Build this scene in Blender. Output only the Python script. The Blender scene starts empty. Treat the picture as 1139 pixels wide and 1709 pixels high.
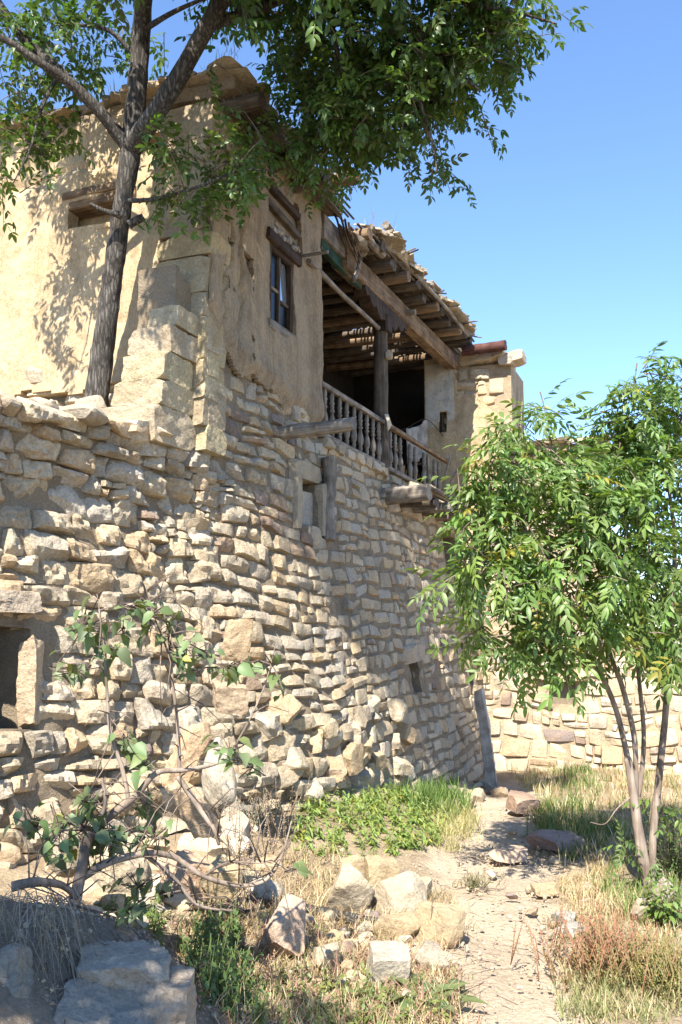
import bpy, bmesh, math, random
import numpy as np
from mathutils import Vector, Matrix, Quaternion, noise

# ------------------------------------------------------------------ camera, sky, sun, exposure
scene = bpy.context.scene
COL = scene.collection
FPX, PW, PH = 1480.0, 1139.0, 1709.0            # focal length in photograph pixels
CAM = Vector((4.0, 0.0, 1.6))
YAW, PITCH = math.radians(21.6), math.radians(7.26)
cam_data = bpy.data.cameras.new('camera')
cam = bpy.data.objects.new('camera', cam_data)
COL.objects.link(cam)
cam_data.sensor_fit = 'VERTICAL'
cam_data.sensor_height = 24.0
cam_data.lens = 24.0 * FPX / PH
cam_data.clip_end = 2000
cam.location = CAM
cam.rotation_euler = (math.pi / 2 + PITCH, 0, YAW)
scene.camera = cam

SUN_EL, SUN_OFF = math.radians(49), math.radians(-6)
SUN_DIR = Vector((-math.sin(SUN_OFF) * math.cos(SUN_EL), -math.cos(SUN_OFF) * math.cos(SUN_EL), math.sin(SUN_EL)))
world = bpy.data.worlds.new('World')
scene.world = world
world.use_nodes = True
wn = world.node_tree
bg = wn.nodes['Background']
sky = wn.nodes.new('ShaderNodeTexSky')
sky.sky_type = 'NISHITA'
sky.sun_disc = False
sky.sun_elevation = SUN_EL
sky.sun_rotation = math.radians(180) + SUN_OFF
sky.altitude = 800
sky.air_density = 1.0
sky.dust_density = 0.0
sky.ozone_density = 6.0
wn.links.new(sky.outputs[0], bg.inputs[0])
bg.inputs[1].default_value = 0.132
sd = bpy.data.lights.new('sun', 'SUN')
sd.energy = 4.8
sd.angle = math.radians(0.53)
sd.color = (1.0, 0.94, 0.84)
sun = bpy.data.objects.new('sun', sd)
COL.objects.link(sun)
sun.location = (4, -20, 25)
sun.rotation_euler = SUN_DIR.to_track_quat('Z', 'Y').to_euler()
scene.view_settings.view_transform = 'Standard'
scene.view_settings.look = 'None'
scene.view_settings.gamma = 1.0
scene.view_settings.exposure = 1.48
scene.view_settings.use_curve_mapping = False

# ------------------------------------------------------------------ where things stand
cy, sy_, cp, sp = math.cos(YAW), math.sin(YAW), math.cos(PITCH), math.sin(PITCH)
RIGHT = Vector((cy, sy_, 0))
FWD = Vector((-sy_ * cp, cy * cp, sp))
UP = RIGHT.cross(FWD)


def ray(px, py):
    return (FWD + RIGHT * ((px - PW / 2) / FPX) + UP * (-(py - PH / 2) / FPX)).normalized()


def at_d(px, py, d):                            # a point at d metres along the horizontal view axis
    r = ray(px, py)
    return CAM + r * (d / (r.x * -sy_ + r.y * cy))


def on_x(px, py, x):
    r = ray(px, py)
    return CAM + r * ((x - CAM.x) / r.x)


def on_y(px, py, y):
    r = ray(px, py)
    return CAM + r * ((y - CAM.y) / r.y)


def project(p):
    v = Vector(p) - CAM
    f = v.dot(FWD)
    if f < 0.05:
        return (-9999, -9999, f)
    return (PW / 2 + FPX * v.dot(RIGHT) / f, PH / 2 - FPX * v.dot(UP) / f, f)


def sstep(a, b, x):
    t = min(1, max(0, (x - a) / (b - a)))
    return t * t * (3 - 2 * t)


def nz(x, y, z=0.0, s=1.0):
    return noise.noise((x * s, y * s, z * s))


def ground_z(x, y):
    z = -0.055 * min(max(y, -5), 16.5)
    xw = 0.62 - 0.28 * max(0, 8.2 - y)                     # foot of the old wall
    d = x - xw
    if y < 13:
        z += 0.30 * (math.exp(-(d / 1.0) ** 2) if d > 0 else 1.0) * sstep(13, 8, y)
    z += 0.62 * sstep(2.75, 1.7, x) * sstep(4.1, 3.0, y) * sstep(-3, 1, y)   # bank in the near corner
    z += 0.10 * sstep(8.2, 9.6, y) * sstep(1.2, 2.2, x) * sstep(4.5, 3.2, x)
    z += 0.12 * sstep(4.0, 5.0, x) * sstep(14, 8, y)
    if abs(x) < 15 and -5 < y < 20:
        z += 0.05 * nz(x, y, 3.1, 0.8) + 0.022 * nz(x, y, 7.7, 3.1) + 0.010 * nz(x, y, 1.7, 9.0)
    return z


def on_ground(px, py):
    r = ray(px, py)
    t = 1.0
    while t < 60:
        p = CAM + r * t
        if p.z < ground_z(p.x, p.y):
            break
        t += 0.04
    return Vector((p.x, p.y, ground_z(p.x, p.y)))


# ------------------------------------------------------------------ materials
def new_mat(name):
    m = bpy.data.materials.new(name)
    m.use_nodes = True
    nt = m.node_tree
    b = nt.nodes['Principled BSDF']
    b.inputs['Specular IOR Level'].default_value = 0.25
    return m, nt, b


def N(nt, t, **kw):
    n = nt.nodes.new(t)
    for k, v in kw.items():
        if k in n.inputs:
            n.inputs[k].default_value = v
        else:
            setattr(n, k, v)
    return n


def ramp(nt, src, stops):
    r = nt.nodes.new('ShaderNodeValToRGB')
    e = r.color_ramp.elements
    while len(e) < len(stops):
        e.new(0.5)
    for el, (p, c) in zip(e, stops):
        el.position = p
        el.color = c if len(c) == 4 else (*c, 1)
    nt.links.new(src, r.inputs[0])
    return r.outputs[0]


def mixc(nt, mode, fac, a, b):
    n = nt.nodes.new('ShaderNodeMix')
    n.data_type = 'RGBA'
    n.blend_type = mode
    for sock, v in ((n.inputs[0], fac), (n.inputs[6], a), (n.inputs[7], b)):
        if isinstance(v, (int, float)):
            sock.default_value = v
        elif isinstance(v, tuple):
            sock.default_value = v if len(v) == 4 else (*v, 1)
        else:
            nt.links.new(v, sock)
    return n.outputs[2]


def add_bump(nt, b, layers):
    prev = None
    for src, strength, dist in layers:
        bp = nt.nodes.new('ShaderNodeBump')
        bp.inputs['Strength'].default_value = strength
        bp.inputs['Distance'].default_value = dist
        nt.links.new(src, bp.inputs['Height'])
        if prev:
            nt.links.new(prev, bp.inputs['Normal'])
        prev = bp.outputs[0]
    nt.links.new(prev, b.inputs['Normal'])


def stone_like(name, rough=0.92, fine=40, bump=0.6, contrast=(0.62, 1.18), base=None, patch=None, streak=0):
    m, nt, b = new_mat(name)
    g = N(nt, 'ShaderNodeNewGeometry').outputs['Position']
    n1 = N(nt, 'ShaderNodeTexNoise', Scale=3.2, Detail=6.0, Roughness=0.62)
    n2 = N(nt, 'ShaderNodeTexNoise', Scale=float(fine), Detail=5.0, Roughness=0.7)
    n3 = N(nt, 'ShaderNodeTexNoise', Scale=9.0, Detail=4.0, Roughness=0.6)
    for n in (n1, n2, n3):
        nt.links.new(g, n.inputs['Vector'])
    if base is None:
        a = N(nt, 'ShaderNodeAttribute', attribute_name='Col').outputs[0]
    else:
        a = N(nt, 'ShaderNodeRGB')
        a.outputs[0].default_value = (*base, 1)
        a = a.outputs[0]
    lo, hi = contrast
    c = mixc(nt, 'MULTIPLY', 1.0, a, ramp(nt, n2.outputs[0], [(0.28, (lo, lo, lo)), (0.72, (hi, hi, hi))]))
    c = mixc(nt, 'MULTIPLY', 0.8, c, ramp(nt, n1.outputs[0], [(0.35, (0.74, 0.70, 0.66)), (0.5, (1, 1, 1)), (0.68, (1.16, 1.08, 0.94))]))
    if patch:
        c = mixc(nt, 'MIX', ramp(nt, n3.outputs[0], [(0.56, (0, 0, 0)), (0.68, (1, 1, 1))]), c, patch)
    if streak:                                   # rain streaks and straw in clay plaster
        for sc, lo_, st in (((7.0, 7.0, 0.5), 0.72, streak), ((60.0, 60.0, 22.0), 0.62, 0.6)):
            mp = N(nt, 'ShaderNodeMapping')
            mp.inputs['Scale'].default_value = sc
            nt.links.new(g, mp.inputs[0])
            ns = N(nt, 'ShaderNodeTexNoise', Scale=1.0, Detail=5.0, Roughness=0.6)
            nt.links.new(mp.outputs[0], ns.inputs['Vector'])
            c = mixc(nt, 'MULTIPLY', st, c, ramp(nt, ns.outputs[0], [(0.36, (lo_, lo_ * 0.97, lo_ * 0.93)), (0.56, (1.06, 1.06, 1.06))]))
    nt.links.new(c, b.inputs['Base Color'])
    b.inputs['Roughness'].default_value = rough
    add_bump(nt, b, [(n3.outputs[0], bump * 0.7, 0.05), (n2.outputs[0], bump, 0.018)])
    return m


def leaf_like(name, trans=0.35, rough=0.42, spec=0.4):
    m, nt, b = new_mat(name)
    a = N(nt, 'ShaderNodeAttribute', attribute_name='Col').outputs[0]
    nt.links.new(a, b.inputs['Base Color'])
    b.inputs['Roughness'].default_value = rough
    b.inputs['Specular IOR Level'].default_value = spec
    t = nt.nodes.new('ShaderNodeBsdfTranslucent')
    tc = mixc(nt, 'MULTIPLY', 1.0, a, (1.5, 1.55, 0.55))
    nt.links.new(tc, t.inputs[0])
    mx = nt.nodes.new('ShaderNodeMixShader')
    mx.inputs[0].default_value = trans
    nt.links.new(b.outputs[0], mx.inputs[1])
    nt.links.new(t.outputs[0], mx.inputs[2])
    nt.links.new(mx.outputs[0], nt.nodes['Material Output'].inputs[0])
    return m


def wood_like(name, dark, light, rough=0.85, scale=1.0, patch=None):
    m, nt, b = new_mat(name)
    tc = N(nt, 'ShaderNodeTexCoord')
    mp = N(nt, 'ShaderNodeMapping')
    mp.inputs['Scale'].default_value = (34 * scale, 34 * scale, 2.0 * scale)
    nt.links.new(tc.outputs['Object'], mp.inputs[0])
    n1 = N(nt, 'ShaderNodeTexNoise', Scale=1.0, Detail=7.0, Roughness=0.65, Distortion=0.6)
    nt.links.new(mp.outputs[0], n1.inputs['Vector'])
    n2 = N(nt, 'ShaderNodeTexNoise', Scale=5.0, Detail=4.0)
    nt.links.new(tc.outputs['Object'], n2.inputs['Vector'])
    c = ramp(nt, n1.outputs[0], [(0.3, dark), (0.52, tuple((a + b_) / 2 for a, b_ in zip(dark, light))), (0.7, light)])
    c = mixc(nt, 'MULTIPLY', 0.85, c, ramp(nt, n2.outputs[0], [(0.36, (0.5, 0.45, 0.42)), (0.6, (1.1, 1.1, 1.1))]))
    if patch:
        n3 = N(nt, 'ShaderNodeTexNoise', Scale=2.4, Detail=3.0)
        nt.links.new(tc.outputs['Object'], n3.inputs['Vector'])
        c = mixc(nt, 'MIX', ramp(nt, n3.outputs[0], [(0.5, (0, 0, 0)), (0.6, (1, 1, 1))]), c, patch)
    nt.links.new(c, b.inputs['Base Color'])
    b.inputs['Roughness'].default_value = rough
    add_bump(nt, b, [(n1.outputs[0], 0.8, 0.012)])
    return m


M = {}
M['stone'] = stone_like('rubble_stone', bump=0.9)
M['rock'] = stone_like('loose_rock', bump=0.7, fine=55)
M['mud'] = stone_like('mud_mortar', base=(0.27, 0.215, 0.15), bump=1.0, fine=60)
M['roof_earth'] = stone_like('roof_earth', base=(0.30, 0.235, 0.16), bump=1.0, fine=45)
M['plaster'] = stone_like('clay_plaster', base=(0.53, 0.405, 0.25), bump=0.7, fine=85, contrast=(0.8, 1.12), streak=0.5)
M['plaster_shade'] = stone_like('shaded_plaster', base=(0.35, 0.27, 0.18), bump=0.8, fine=70, contrast=(0.74, 1.14), streak=0.8)  # clay plaster with the long wall's shade darkened into its colour
M['whitewash'] = stone_like('whitewash', base=(0.52, 0.49, 0.42), bump=0.5, fine=60, contrast=(0.8, 1.1), patch=(0.42, 0.34, 0.24))
M['dark_room'] = stone_like('interior_shade', base=(0.05, 0.04, 0.032), bump=0.5)  # near-black colour stands in for the shade inside rooms and openings
M['wood'] = wood_like('weathered_wood', (0.04, 0.03, 0.022), (0.19, 0.15, 0.108))
M['wood_grey'] = wood_like('grey_wood', (0.13, 0.11, 0.09), (0.36, 0.31, 0.25))
M['wood_pale'] = wood_like('pale_wood', (0.38, 0.32, 0.26), (0.60, 0.53, 0.44))
M['wood_dark'] = wood_like('dark_wood', (0.022, 0.014, 0.010), (0.10, 0.065, 0.042))
M['wood_warm'] = wood_like('warm_wood', (0.10, 0.062, 0.036), (0.33, 0.235, 0.145))
M['wood_red'] = wood_like('red_wood', (0.07, 0.03, 0.025), (0.15, 0.07, 0.055))
M['green_paint'] = wood_like('green_paint', (0.012, 0.04, 0.025), (0.035, 0.085, 0.055), patch=(0.12, 0.085, 0.05))
M['bark'] = wood_like('ash_bark', (0.035, 0.03, 0.026), (0.22, 0.195, 0.17), scale=0.9)
def bark_like(name, dark, light):
    m, nt, b = new_mat(name)
    tc = N(nt, 'ShaderNodeTexCoord')
    mp = N(nt, 'ShaderNodeMapping')
    mp.inputs['Scale'].default_value = (34, 34, 4.5)
    nt.links.new(tc.outputs['Object'], mp.inputs[0])
    v = N(nt, 'ShaderNodeTexVoronoi', Scale=1.0, feature='DISTANCE_TO_EDGE')
    n1 = N(nt, 'ShaderNodeTexNoise', Scale=1.3, Detail=7.0, Roughness=0.75)
    n2 = N(nt, 'ShaderNodeTexNoise', Scale=4.5, Detail=4.0)
    w = mixc(nt, 'LINEAR_LIGHT', 0.75, mp.outputs[0], n1.outputs['Color'])
    nt.links.new(mp.outputs[0], n1.inputs['Vector']); nt.links.new(w, v.inputs['Vector'])
    nt.links.new(tc.outputs['Object'], n2.inputs['Vector'])
    c = ramp(nt, v.outputs['Distance'], [(0.0, dark), (0.22, tuple((a + q) / 2 for a, q in zip(dark, light))), (0.5, light)])
    c = mixc(nt, 'MULTIPLY', 0.9, c, ramp(nt, n1.outputs[0], [(0.3, (0.5, 0.5, 0.5)), (0.7, (1.2, 1.2, 1.2))]))
    c = mixc(nt, 'MULTIPLY', 0.8, c, ramp(nt, n2.outputs[0], [(0.38, (0.55, 0.52, 0.5)), (0.6, (1.1, 1.1, 1.1))]))
    nt.links.new(c, b.inputs['Base Color'])
    b.inputs['Roughness'].default_value = 0.9
    add_bump(nt, b, [(v.outputs['Distance'], 1.0, 0.035), (n1.outputs[0], 0.7, 0.012)])
    return m


M['bark'] = bark_like('ash_bark', (0.06, 0.052, 0.045), (0.32, 0.29, 0.25))
M['bark_young'] = wood_like('young_bark', (0.16, 0.12, 0.09), (0.36, 0.29, 0.23), scale=0.8)
M['leaf'] = leaf_like('ash_leaf')
M['leaf_soft'] = leaf_like('soft_leaf', trans=0.3, rough=0.5)
M['grass'] = leaf_like('grass_blade', trans=0.25, rough=0.6, spec=0.2)
M['twig'] = wood_like('twig', (0.09, 0.065, 0.05), (0.30, 0.23, 0.18))

m, nt, b = new_mat('window_glass')
b.inputs['Base Color'].default_value = (0.01, 0.012, 0.014, 1)
b.inputs['Roughness'].default_value = 0.02
b.inputs['Specular IOR Level'].default_value = 1.0
b.inputs['Metallic'].default_value = 0.75
b.inputs['Base Color'].default_value = (0.55, 0.6, 0.65, 1)
M['glass'] = m
m, nt, b = new_mat('dark_glass')
b.inputs['Base Color'].default_value = (0.01, 0.01, 0.01, 1)
b.inputs['Roughness'].default_value = 0.25
M['dark_glass'] = m
m, nt, b = new_mat('pale_sack_weave')
n = N(nt, 'ShaderNodeTexNoise', Scale=12.0, Detail=5.0)
nt.links.new(ramp(nt, n.outputs[0], [(0.3, (0.33, 0.27, 0.19)), (0.65, (0.44, 0.38, 0.29))]), b.inputs['Base Color'])
b.inputs['Roughness'].default_value = 0.7
add_bump(nt, b, [(n.outputs[0], 0.4, 0.03)])
M['sack'] = m
m, nt, b = new_mat('grey_cloth')
tc = N(nt, 'ShaderNodeTexCoord')
n = N(nt, 'ShaderNodeTexNoise', Scale=6.0, Detail=5.0)
nt.links.new(tc.outputs['Object'], n.inputs['Vector'])
nt.links.new(ramp(nt, n.outputs[0], [(0.3, (0.20, 0.18, 0.15)), (0.7, (0.42, 0.39, 0.34))]), b.inputs['Base Color'])
b.inputs['Roughness'].default_value = 0.95
M['cloth'] = m
m, nt, b = new_mat('iron_pipe')
n = N(nt, 'ShaderNodeTexNoise', Scale=30.0, Detail=4.0)
nt.links.new(ramp(nt, n.outputs[0], [(0.3, (0.16, 0.13, 0.11)), (0.7, (0.34, 0.32, 0.29))]), b.inputs['Base Color'])
b.inputs['Roughness'].default_value = 0.5
b.inputs['Metallic'].default_value = 0.6
M['iron'] = m


def ground_material():
    m, nt, b = new_mat('dry_earth')
    g = N(nt, 'ShaderNodeNewGeometry').outputs['Position']
    a = N(nt, 'ShaderNodeAttribute', attribute_name='Col').outputs[0]
    n1 = N(nt, 'ShaderNodeTexNoise', Scale=2.0, Detail=8.0, Roughness=0.65)
    n2 = N(nt, 'ShaderNodeTexNoise', Scale=38.0, Detail=6.0, Roughness=0.75)
    v = N(nt, 'ShaderNodeTexVoronoi', Scale=26.0)
    n4 = N(nt, 'ShaderNodeTexNoise', Scale=160.0, Detail=2.0)
    for n in (n1, n2, v, n4):
        nt.links.new(g, n.inputs['Vector'])
    c = mixc(nt, 'MULTIPLY', 1.0, a, ramp(nt, n2.outputs[0], [(0.3, (0.66, 0.63, 0.6)), (0.7, (1.2, 1.18, 1.14))]))
    c = mixc(nt, 'MULTIPLY', 0.8, c, ramp(nt, n1.outputs[0], [(0.35, (0.78, 0.74, 0.7)), (0.65, (1.12, 1.1, 1.06))]))
    c = mixc(nt, 'MIX', ramp(nt, v.outputs['Distance'], [(0.10, (0.5, 0.5, 0.5)), (0.22, (0, 0, 0))]), c, (0.52, 0.45, 0.36))
    nt.links.new(c, b.inputs['Base Color'])
    b.inputs['Roughness'].default_value = 0.95
    add_bump(nt, b, [(n2.outputs[0], 0.8, 0.03), (v.outputs['Distance'], 0.35, 0.02), (n4.outputs[0], 0.5, 0.006)])
    return m


M['earth'] = ground_material()

# ------------------------------------------------------------------ object helpers
WM = {}


def tag(o, label=None, cat=None, group=None, kind=None):
    if label: o['label'] = label
    if cat: o['category'] = cat
    if group: o['group'] = group
    if kind: o['kind'] = kind
    return o


def link(o, parent=None, mat=None):
    """link with world matrix `mat` under `parent`"""
    COL.objects.link(o)
    mat = mat or Matrix.Identity(4)
    WM[o] = mat
    if parent is not None:
        o.parent = parent
        o.matrix_parent_inverse = WM[parent].inverted()
    o.matrix_basis = mat
    return o


def thing(name, loc, label, cat, group=None):
    o = bpy.data.objects.new(name, None)
    o.empty_display_size = 0.2
    link(o, None, Matrix.Translation(loc))
    return tag(o, label, cat, group)


def make_mesh(name, V, F, mat, cols=None, smooth=True, sharp=None):
    me = bpy.data.meshes.new(name)
    me.from_pydata([tuple(v) for v in V] if not isinstance(V, np.ndarray) else V.tolist(), [], F if not isinstance(F, np.ndarray) else F.tolist())
    if isinstance(mat, (list, tuple)):
        for mm in mat: me.materials.append(mm)
    else:
        me.materials.append(mat)
    if cols is not None:
        at = me.color_attributes.new('Col', 'FLOAT_COLOR', 'POINT')
        c = np.ones((len(me.vertices), 4), np.float32)
        c[:, :3] = np.asarray(cols, np.float32)
        at.data.foreach_set('color', c.ravel())
    me.polygons.foreach_set('use_smooth', [smooth] * len(me.polygons))
    if sharp:
        me.set_sharp_from_angle(angle=math.radians(sharp))
    return me


def mobj(name, V, F, mat, parent=None, cols=None, smooth=True, sharp=None, mw=None, kind=None):
    o = bpy.data.objects.new(name, make_mesh(name, V, F, mat, cols, smooth, sharp))
    link(o, parent, mw)
    if kind: o['kind'] = kind
    return o


class MB:
    """collects shapes that become ONE mesh"""
    def __init__(s):
        s.V, s.F, s.C = [], [], []

    def add(s, V, F, col=(1, 1, 1)):
        k = len(s.V)
        s.V += [tuple(v) for v in V]
        s.F += [tuple(i + k for i in f) for f in F]
        s.C += [col] * len(V)

    def box(s, lo, hi, col=(1, 1, 1)):
        (a, b_, c), (d, e, f) = lo, hi
        V = [(a, b_, c), (d, b_, c), (d, e, c), (a, e, c), (a, b_, f), (d, b_, f), (d, e, f), (a, e, f)]
        s.add(V, [(0, 3, 2, 1), (4, 5, 6, 7), (0, 1, 5, 4), (1, 2, 6, 5), (2, 3, 7, 6), (3, 0, 4, 7)], col)

    def tube(s, P, R, n=8, col=(1, 1, 1), rough=0.0, seed=0.0):
        V, F = tube_geo(P, R, n, rough, seed)
        s.add(V, F, col)

    def build(s, name, mat, parent=None, smooth=True, sharp=None, mw=None, kind=None):
        return mobj(name, s.V, s.F, mat, parent, s.C, smooth, sharp, mw, kind)


def tube_geo(P, R, n=8, rough=0.0, seed=0.0):
    P = [Vector(p) for p in P]
    V, F = [], []
    prev = None
    for i, p in enumerate(P):
        t = (P[min(i + 1, len(P) - 1)] - P[max(i - 1, 0)]).normalized()
        if prev is None:
            a = t.orthogonal().normalized()
        else:
            a = (prev - t * prev.dot(t)).normalized()
        prev = a
        b_ = t.cross(a)
        for k in range(n):
            an = 2 * math.pi * k / n
            r = R[i]
            if rough:
                r *= 1 + rough * noise.noise((math.cos(an) * 1.3 + seed, math.sin(an) * 1.3, i * 0.55 + seed * 3))
            V.append(p + (a * math.cos(an) + b_ * math.sin(an)) * r)
    for i in range(len(P) - 1):
        for k in range(n):
            k2 = (k + 1) % n
            F.append((i * n + k, i * n + k2, (i + 1) * n + k2, (i + 1) * n + k))
    F.append(tuple(reversed(range(n))))
    F.append(tuple(range((len(P) - 1) * n, len(P) * n)))
    return V, F


def smooth_path(pts, rad, sub=5):
    """Catmull-Rom through points with radii"""
    pts = [Vector(p) for p in pts]
    P, R = [], []
    for i in range(len(pts) - 1):
        p0, p1, p2, p3 = pts[max(i - 1, 0)], pts[i], pts[i + 1], pts[min(i + 2, len(pts) - 1)]
        for k in range(sub):
            t = k / sub
            P.append(0.5 * ((2 * p1) + (p2 - p0) * t + (2 * p0 - 5 * p1 + 4 * p2 - p3) * t * t + (3 * p1 - p0 - 3 * p2 + p3) * t ** 3))
            R.append(rad[i] + (rad[i + 1] - rad[i]) * t)
    P.append(pts[-1]); R.append(rad[-1])
    return P, R


def log_obj(name, p0, p1, r0, r1, mat, parent, seed=0, bend=0.02, n=12, seg=10, rough=0.16):
    p0, p1 = Vector(p0), Vector(p1)
    L = (p1 - p0).length
    q = (p1 - p0).to_track_quat('Z', 'Y')
    P, R = [], []
    for i in range(seg + 1):
        t = i / seg
        P.append((bend * math.sin(t * 3.1 + seed) + 0.4 * bend * math.sin(t * 7 + seed), bend * math.cos(t * 2.3 + seed * 2) - bend * math.cos(seed * 2), t * L))
        R.append(r0 + (r1 - r0) * t)
    V, F = tube_geo(P, R, n, rough, seed * 1.7)
    for k in range(n):                                   # ragged ends
        for ring, s in ((0, 1), (seg, -1)):
            v = V[ring * n + k]
            V[ring * n + k] = Vector((v.x, v.y, v.z + s * abs(noise.noise((k * 0.9, seed, ring))) * r0 * 0.7))
    return mobj(name, V, F, mat, parent, None, True, 50, Matrix.Translation(p0) @ q.to_matrix().to_4x4())


def bar_obj(name, p0, p1, w, h, mat, parent, up=(0, 0, 1), seed=0, wob=0.006, seg=8):
    """a sawn timber: local z along the bar, slightly uneven, edges chamfered"""
    p0, p1 = Vector(p0), Vector(p1)
    L = (p1 - p0).length
    z = (p1 - p0).normalized()
    x = Vector(up).cross(z).normalized()
    y = z.cross(x)
    mw = Matrix((x, y, z)).transposed().to_4x4()
    mw.translation = p0
    c = min(w, h) * 0.12
    prof = [(-w / 2 + c, -h / 2), (w / 2 - c, -h / 2), (w / 2, -h / 2 + c), (w / 2, h / 2 - c), (w / 2 - c, h / 2), (-w / 2 + c, h / 2), (-w / 2, h / 2 - c), (-w / 2, -h / 2 + c)]
    V, F = [], []
    for i in range(seg + 1):
        t = i / seg
        for k, (a, b_) in enumerate(prof):
            V.append((a + wob * noise.noise((seed + k * 0.7, t * 4, 1)), b_ + wob * noise.noise((seed + k * 0.7, t * 4, 9)), t * L))
    n = 8
    for i in range(seg):
        for k in range(n):
            k2 = (k + 1) % n
            F.append((i * n + k, i * n + k2, (i + 1) * n + k2, (i + 1) * n + k))
    F.append(tuple(reversed(range(n)))); F.append(tuple(range(seg * n, seg * n + n)))
    return mobj(name, V, F, mat, parent, None, True, 30, mw)


_ico = {}


def ico(sub):
    if sub not in _ico:
        bm = bmesh.new()
        bmesh.ops.create_icosphere(bm, subdivisions=sub, radius=1)
        _ico[sub] = (np.array([v.co[:] for v in bm.verts]), [tuple(v.index for v in f.verts) for f in bm.faces])
        bm.free()
    return _ico[sub]


def rock_geo(seed, size, block=0.5, sub=3, rough=0.05):
    """a broken stone: a ball cut flat by random planes, then roughened"""
    rng = np.random.default_rng(seed)
    V, F = ico(sub)
    V = V.copy() * 1.55
    planes = []
    for ax in range(3):
        for s in (-1, 1):
            nrm = np.zeros(3); nrm[ax] = s
            nrm += rng.normal(0, 0.03 + 0.38 * (1 - block) if block > 0.75 else 0.16 + 0.25 * (1 - block), 3)
            planes.append((nrm / np.linalg.norm(nrm), rng.uniform(0.88, 1.0)))
    for k in range(7):
        nrm = rng.normal(0, 1, 3); nrm /= np.linalg.norm(nrm)
        planes.append((nrm, rng.uniform(0.92, 1.2) + (0.25 if block < 0.95 else 0.4) * block))
    for nrm, d in planes:
        e = V @ nrm - d
        V -= np.outer(np.maximum(e, 0), nrm)
    sc = np.array(size) / 2
    V = V * sc
    av = float(np.mean(sc))
    for i in range(len(V)):
        p = V[i] / av
        d = rough * (noise.noise(p * 1.6 + seed) + 0.6 * noise.noise(p * 3.7 + seed * 2) + 0.35 * noise.noise(p * 8 + seed)) * av
        L = np.linalg.norm(V[i]) + 1e-6
        V[i] += V[i] / L * d
    return V, F


STONE_TINTS = [(0.43, 0.345, 0.235), (0.45, 0.37, 0.26), (0.40, 0.325, 0.225), (0.42, 0.35, 0.26), (0.39, 0.335, 0.255), (0.44, 0.33, 0.21), (0.46, 0.385, 0.28), (0.41, 0.355, 0.28)]


def tint(rng, reddish=0.06, gain=1.0):
    c = STONE_TINTS[int(rng.integers(len(STONE_TINTS)))]
    if rng.random() < reddish:
        c = [(0.27, 0.20, 0.15), (0.34, 0.25, 0.175), (0.22, 0.175, 0.15)][int(rng.integers(3))]
    k = rng.uniform(0.92, 1.2) * gain
    return tuple(min(0.75, a * k) for a in c)


def rock_obj(name, seed, loc, size, rot, color, parent=None, block=0.5, sub=3, mat='rock', rough=0.05):
    V, F = rock_geo(seed, size, block, sub, rough)
    mw = Matrix.Translation(loc) @ Matrix.Rotation(rot[2], 4, 'Z') @ Matrix.Rotation(rot[1], 4, 'Y') @ Matrix.Rotation(rot[0], 4, 'X')
    return mobj(name, V, F, M[mat], parent, [color] * len(V), True, 32, mw)


# ------------------------------------------------------------------ ground and path
PATH = [on_ground(852, 1740), on_ground(850, 1660), on_ground(845, 1580), on_ground(835, 1500), on_ground(815, 1430), on_ground(805, 1385), on_ground(850, 1335), on_ground(890, 1300)]
PATH = [Vector((PATH[0].x + 0.25, PATH[0].y - 2.5, 0))] + PATH
PATH_W = [0.42, 0.42, 0.42, 0.42, 0.46, 0.52, 0.50, 0.42, 0.3]


def path_dist(x, y):
    best = 9
    for i in range(len(PATH) - 1):
        a, b_ = PATH[i], PATH[i + 1]
        dx, dy = b_.x - a.x, b_.y - a.y
        t = ((x - a.x) * dx + (y - a.y) * dy) / (dx * dx + dy * dy)
        t = min(1, max(0, t))
        d = math.hypot(x - a.x - t * dx, y - a.y - t * dy) / (PATH_W[i] + (PATH_W[i + 1] - PATH_W[i]) * t)
        best = min(best, d)
    return best


def build_ground():
    def axis(lo, hi, step, far):
        fine = list(np.arange(lo, hi, step))
        out, d, x = [], step, lo
        while x > -far:
            d *= 1.35; x -= d; out.insert(0, x)
        d, x = step, fine[-1]
        out2 = []
        while x < far:
            d *= 1.35; x += d; out2.append(x)
        return out + fine + out2
    xs, ys = axis(-0.6, 7.0, 0.06, 600), axis(1.6, 16.4, 0.06, 600)
    nx, ny = len(xs), len(ys)
    V, C, pm = [], [], []
    for y in ys:
        for x in xs:
            near = -1 < x < 8 and 0 < y < 17
            pdist = path_dist(x, y) + 0.25 * nz(x, y, 0, 3.0) + 0.12 * nz(x, y, 5, 11.0) if near else 9
            z = ground_z(x, y)
            if near and pdist < 1.3:
                z -= 0.035 * sstep(1.3, 0.7, pdist)
            V.append((x, y, z))
            pm.append(pdist)
            w = sstep(1.25, 0.75, pdist)
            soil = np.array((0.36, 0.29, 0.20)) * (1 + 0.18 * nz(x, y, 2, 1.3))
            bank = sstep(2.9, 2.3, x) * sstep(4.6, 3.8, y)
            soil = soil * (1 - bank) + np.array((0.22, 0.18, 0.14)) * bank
            C.append(tuple(soil * (1 - w) + np.array((0.52, 0.435, 0.33)) * w))
    V, C = np.array(V), np.array(C)
    Fg, Fp = [], []
    for j in range(ny - 1):
        for i in range(nx - 1):
            a = j * nx + i
            f = (a, a + 1, a + nx + 1, a + nx)
            (Fp if sum(pm[k] for k in f) / 4 < 1.0 else Fg).append(f)
    for name, F in (('ground', Fg), ('path', Fp)):
        used = np.unique(np.array(F).ravel())
        remap = -np.ones(len(V), int); remap[used] = np.arange(len(used))
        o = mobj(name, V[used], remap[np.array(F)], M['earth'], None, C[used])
        o['kind'] = 'structure'


build_ground()


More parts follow.
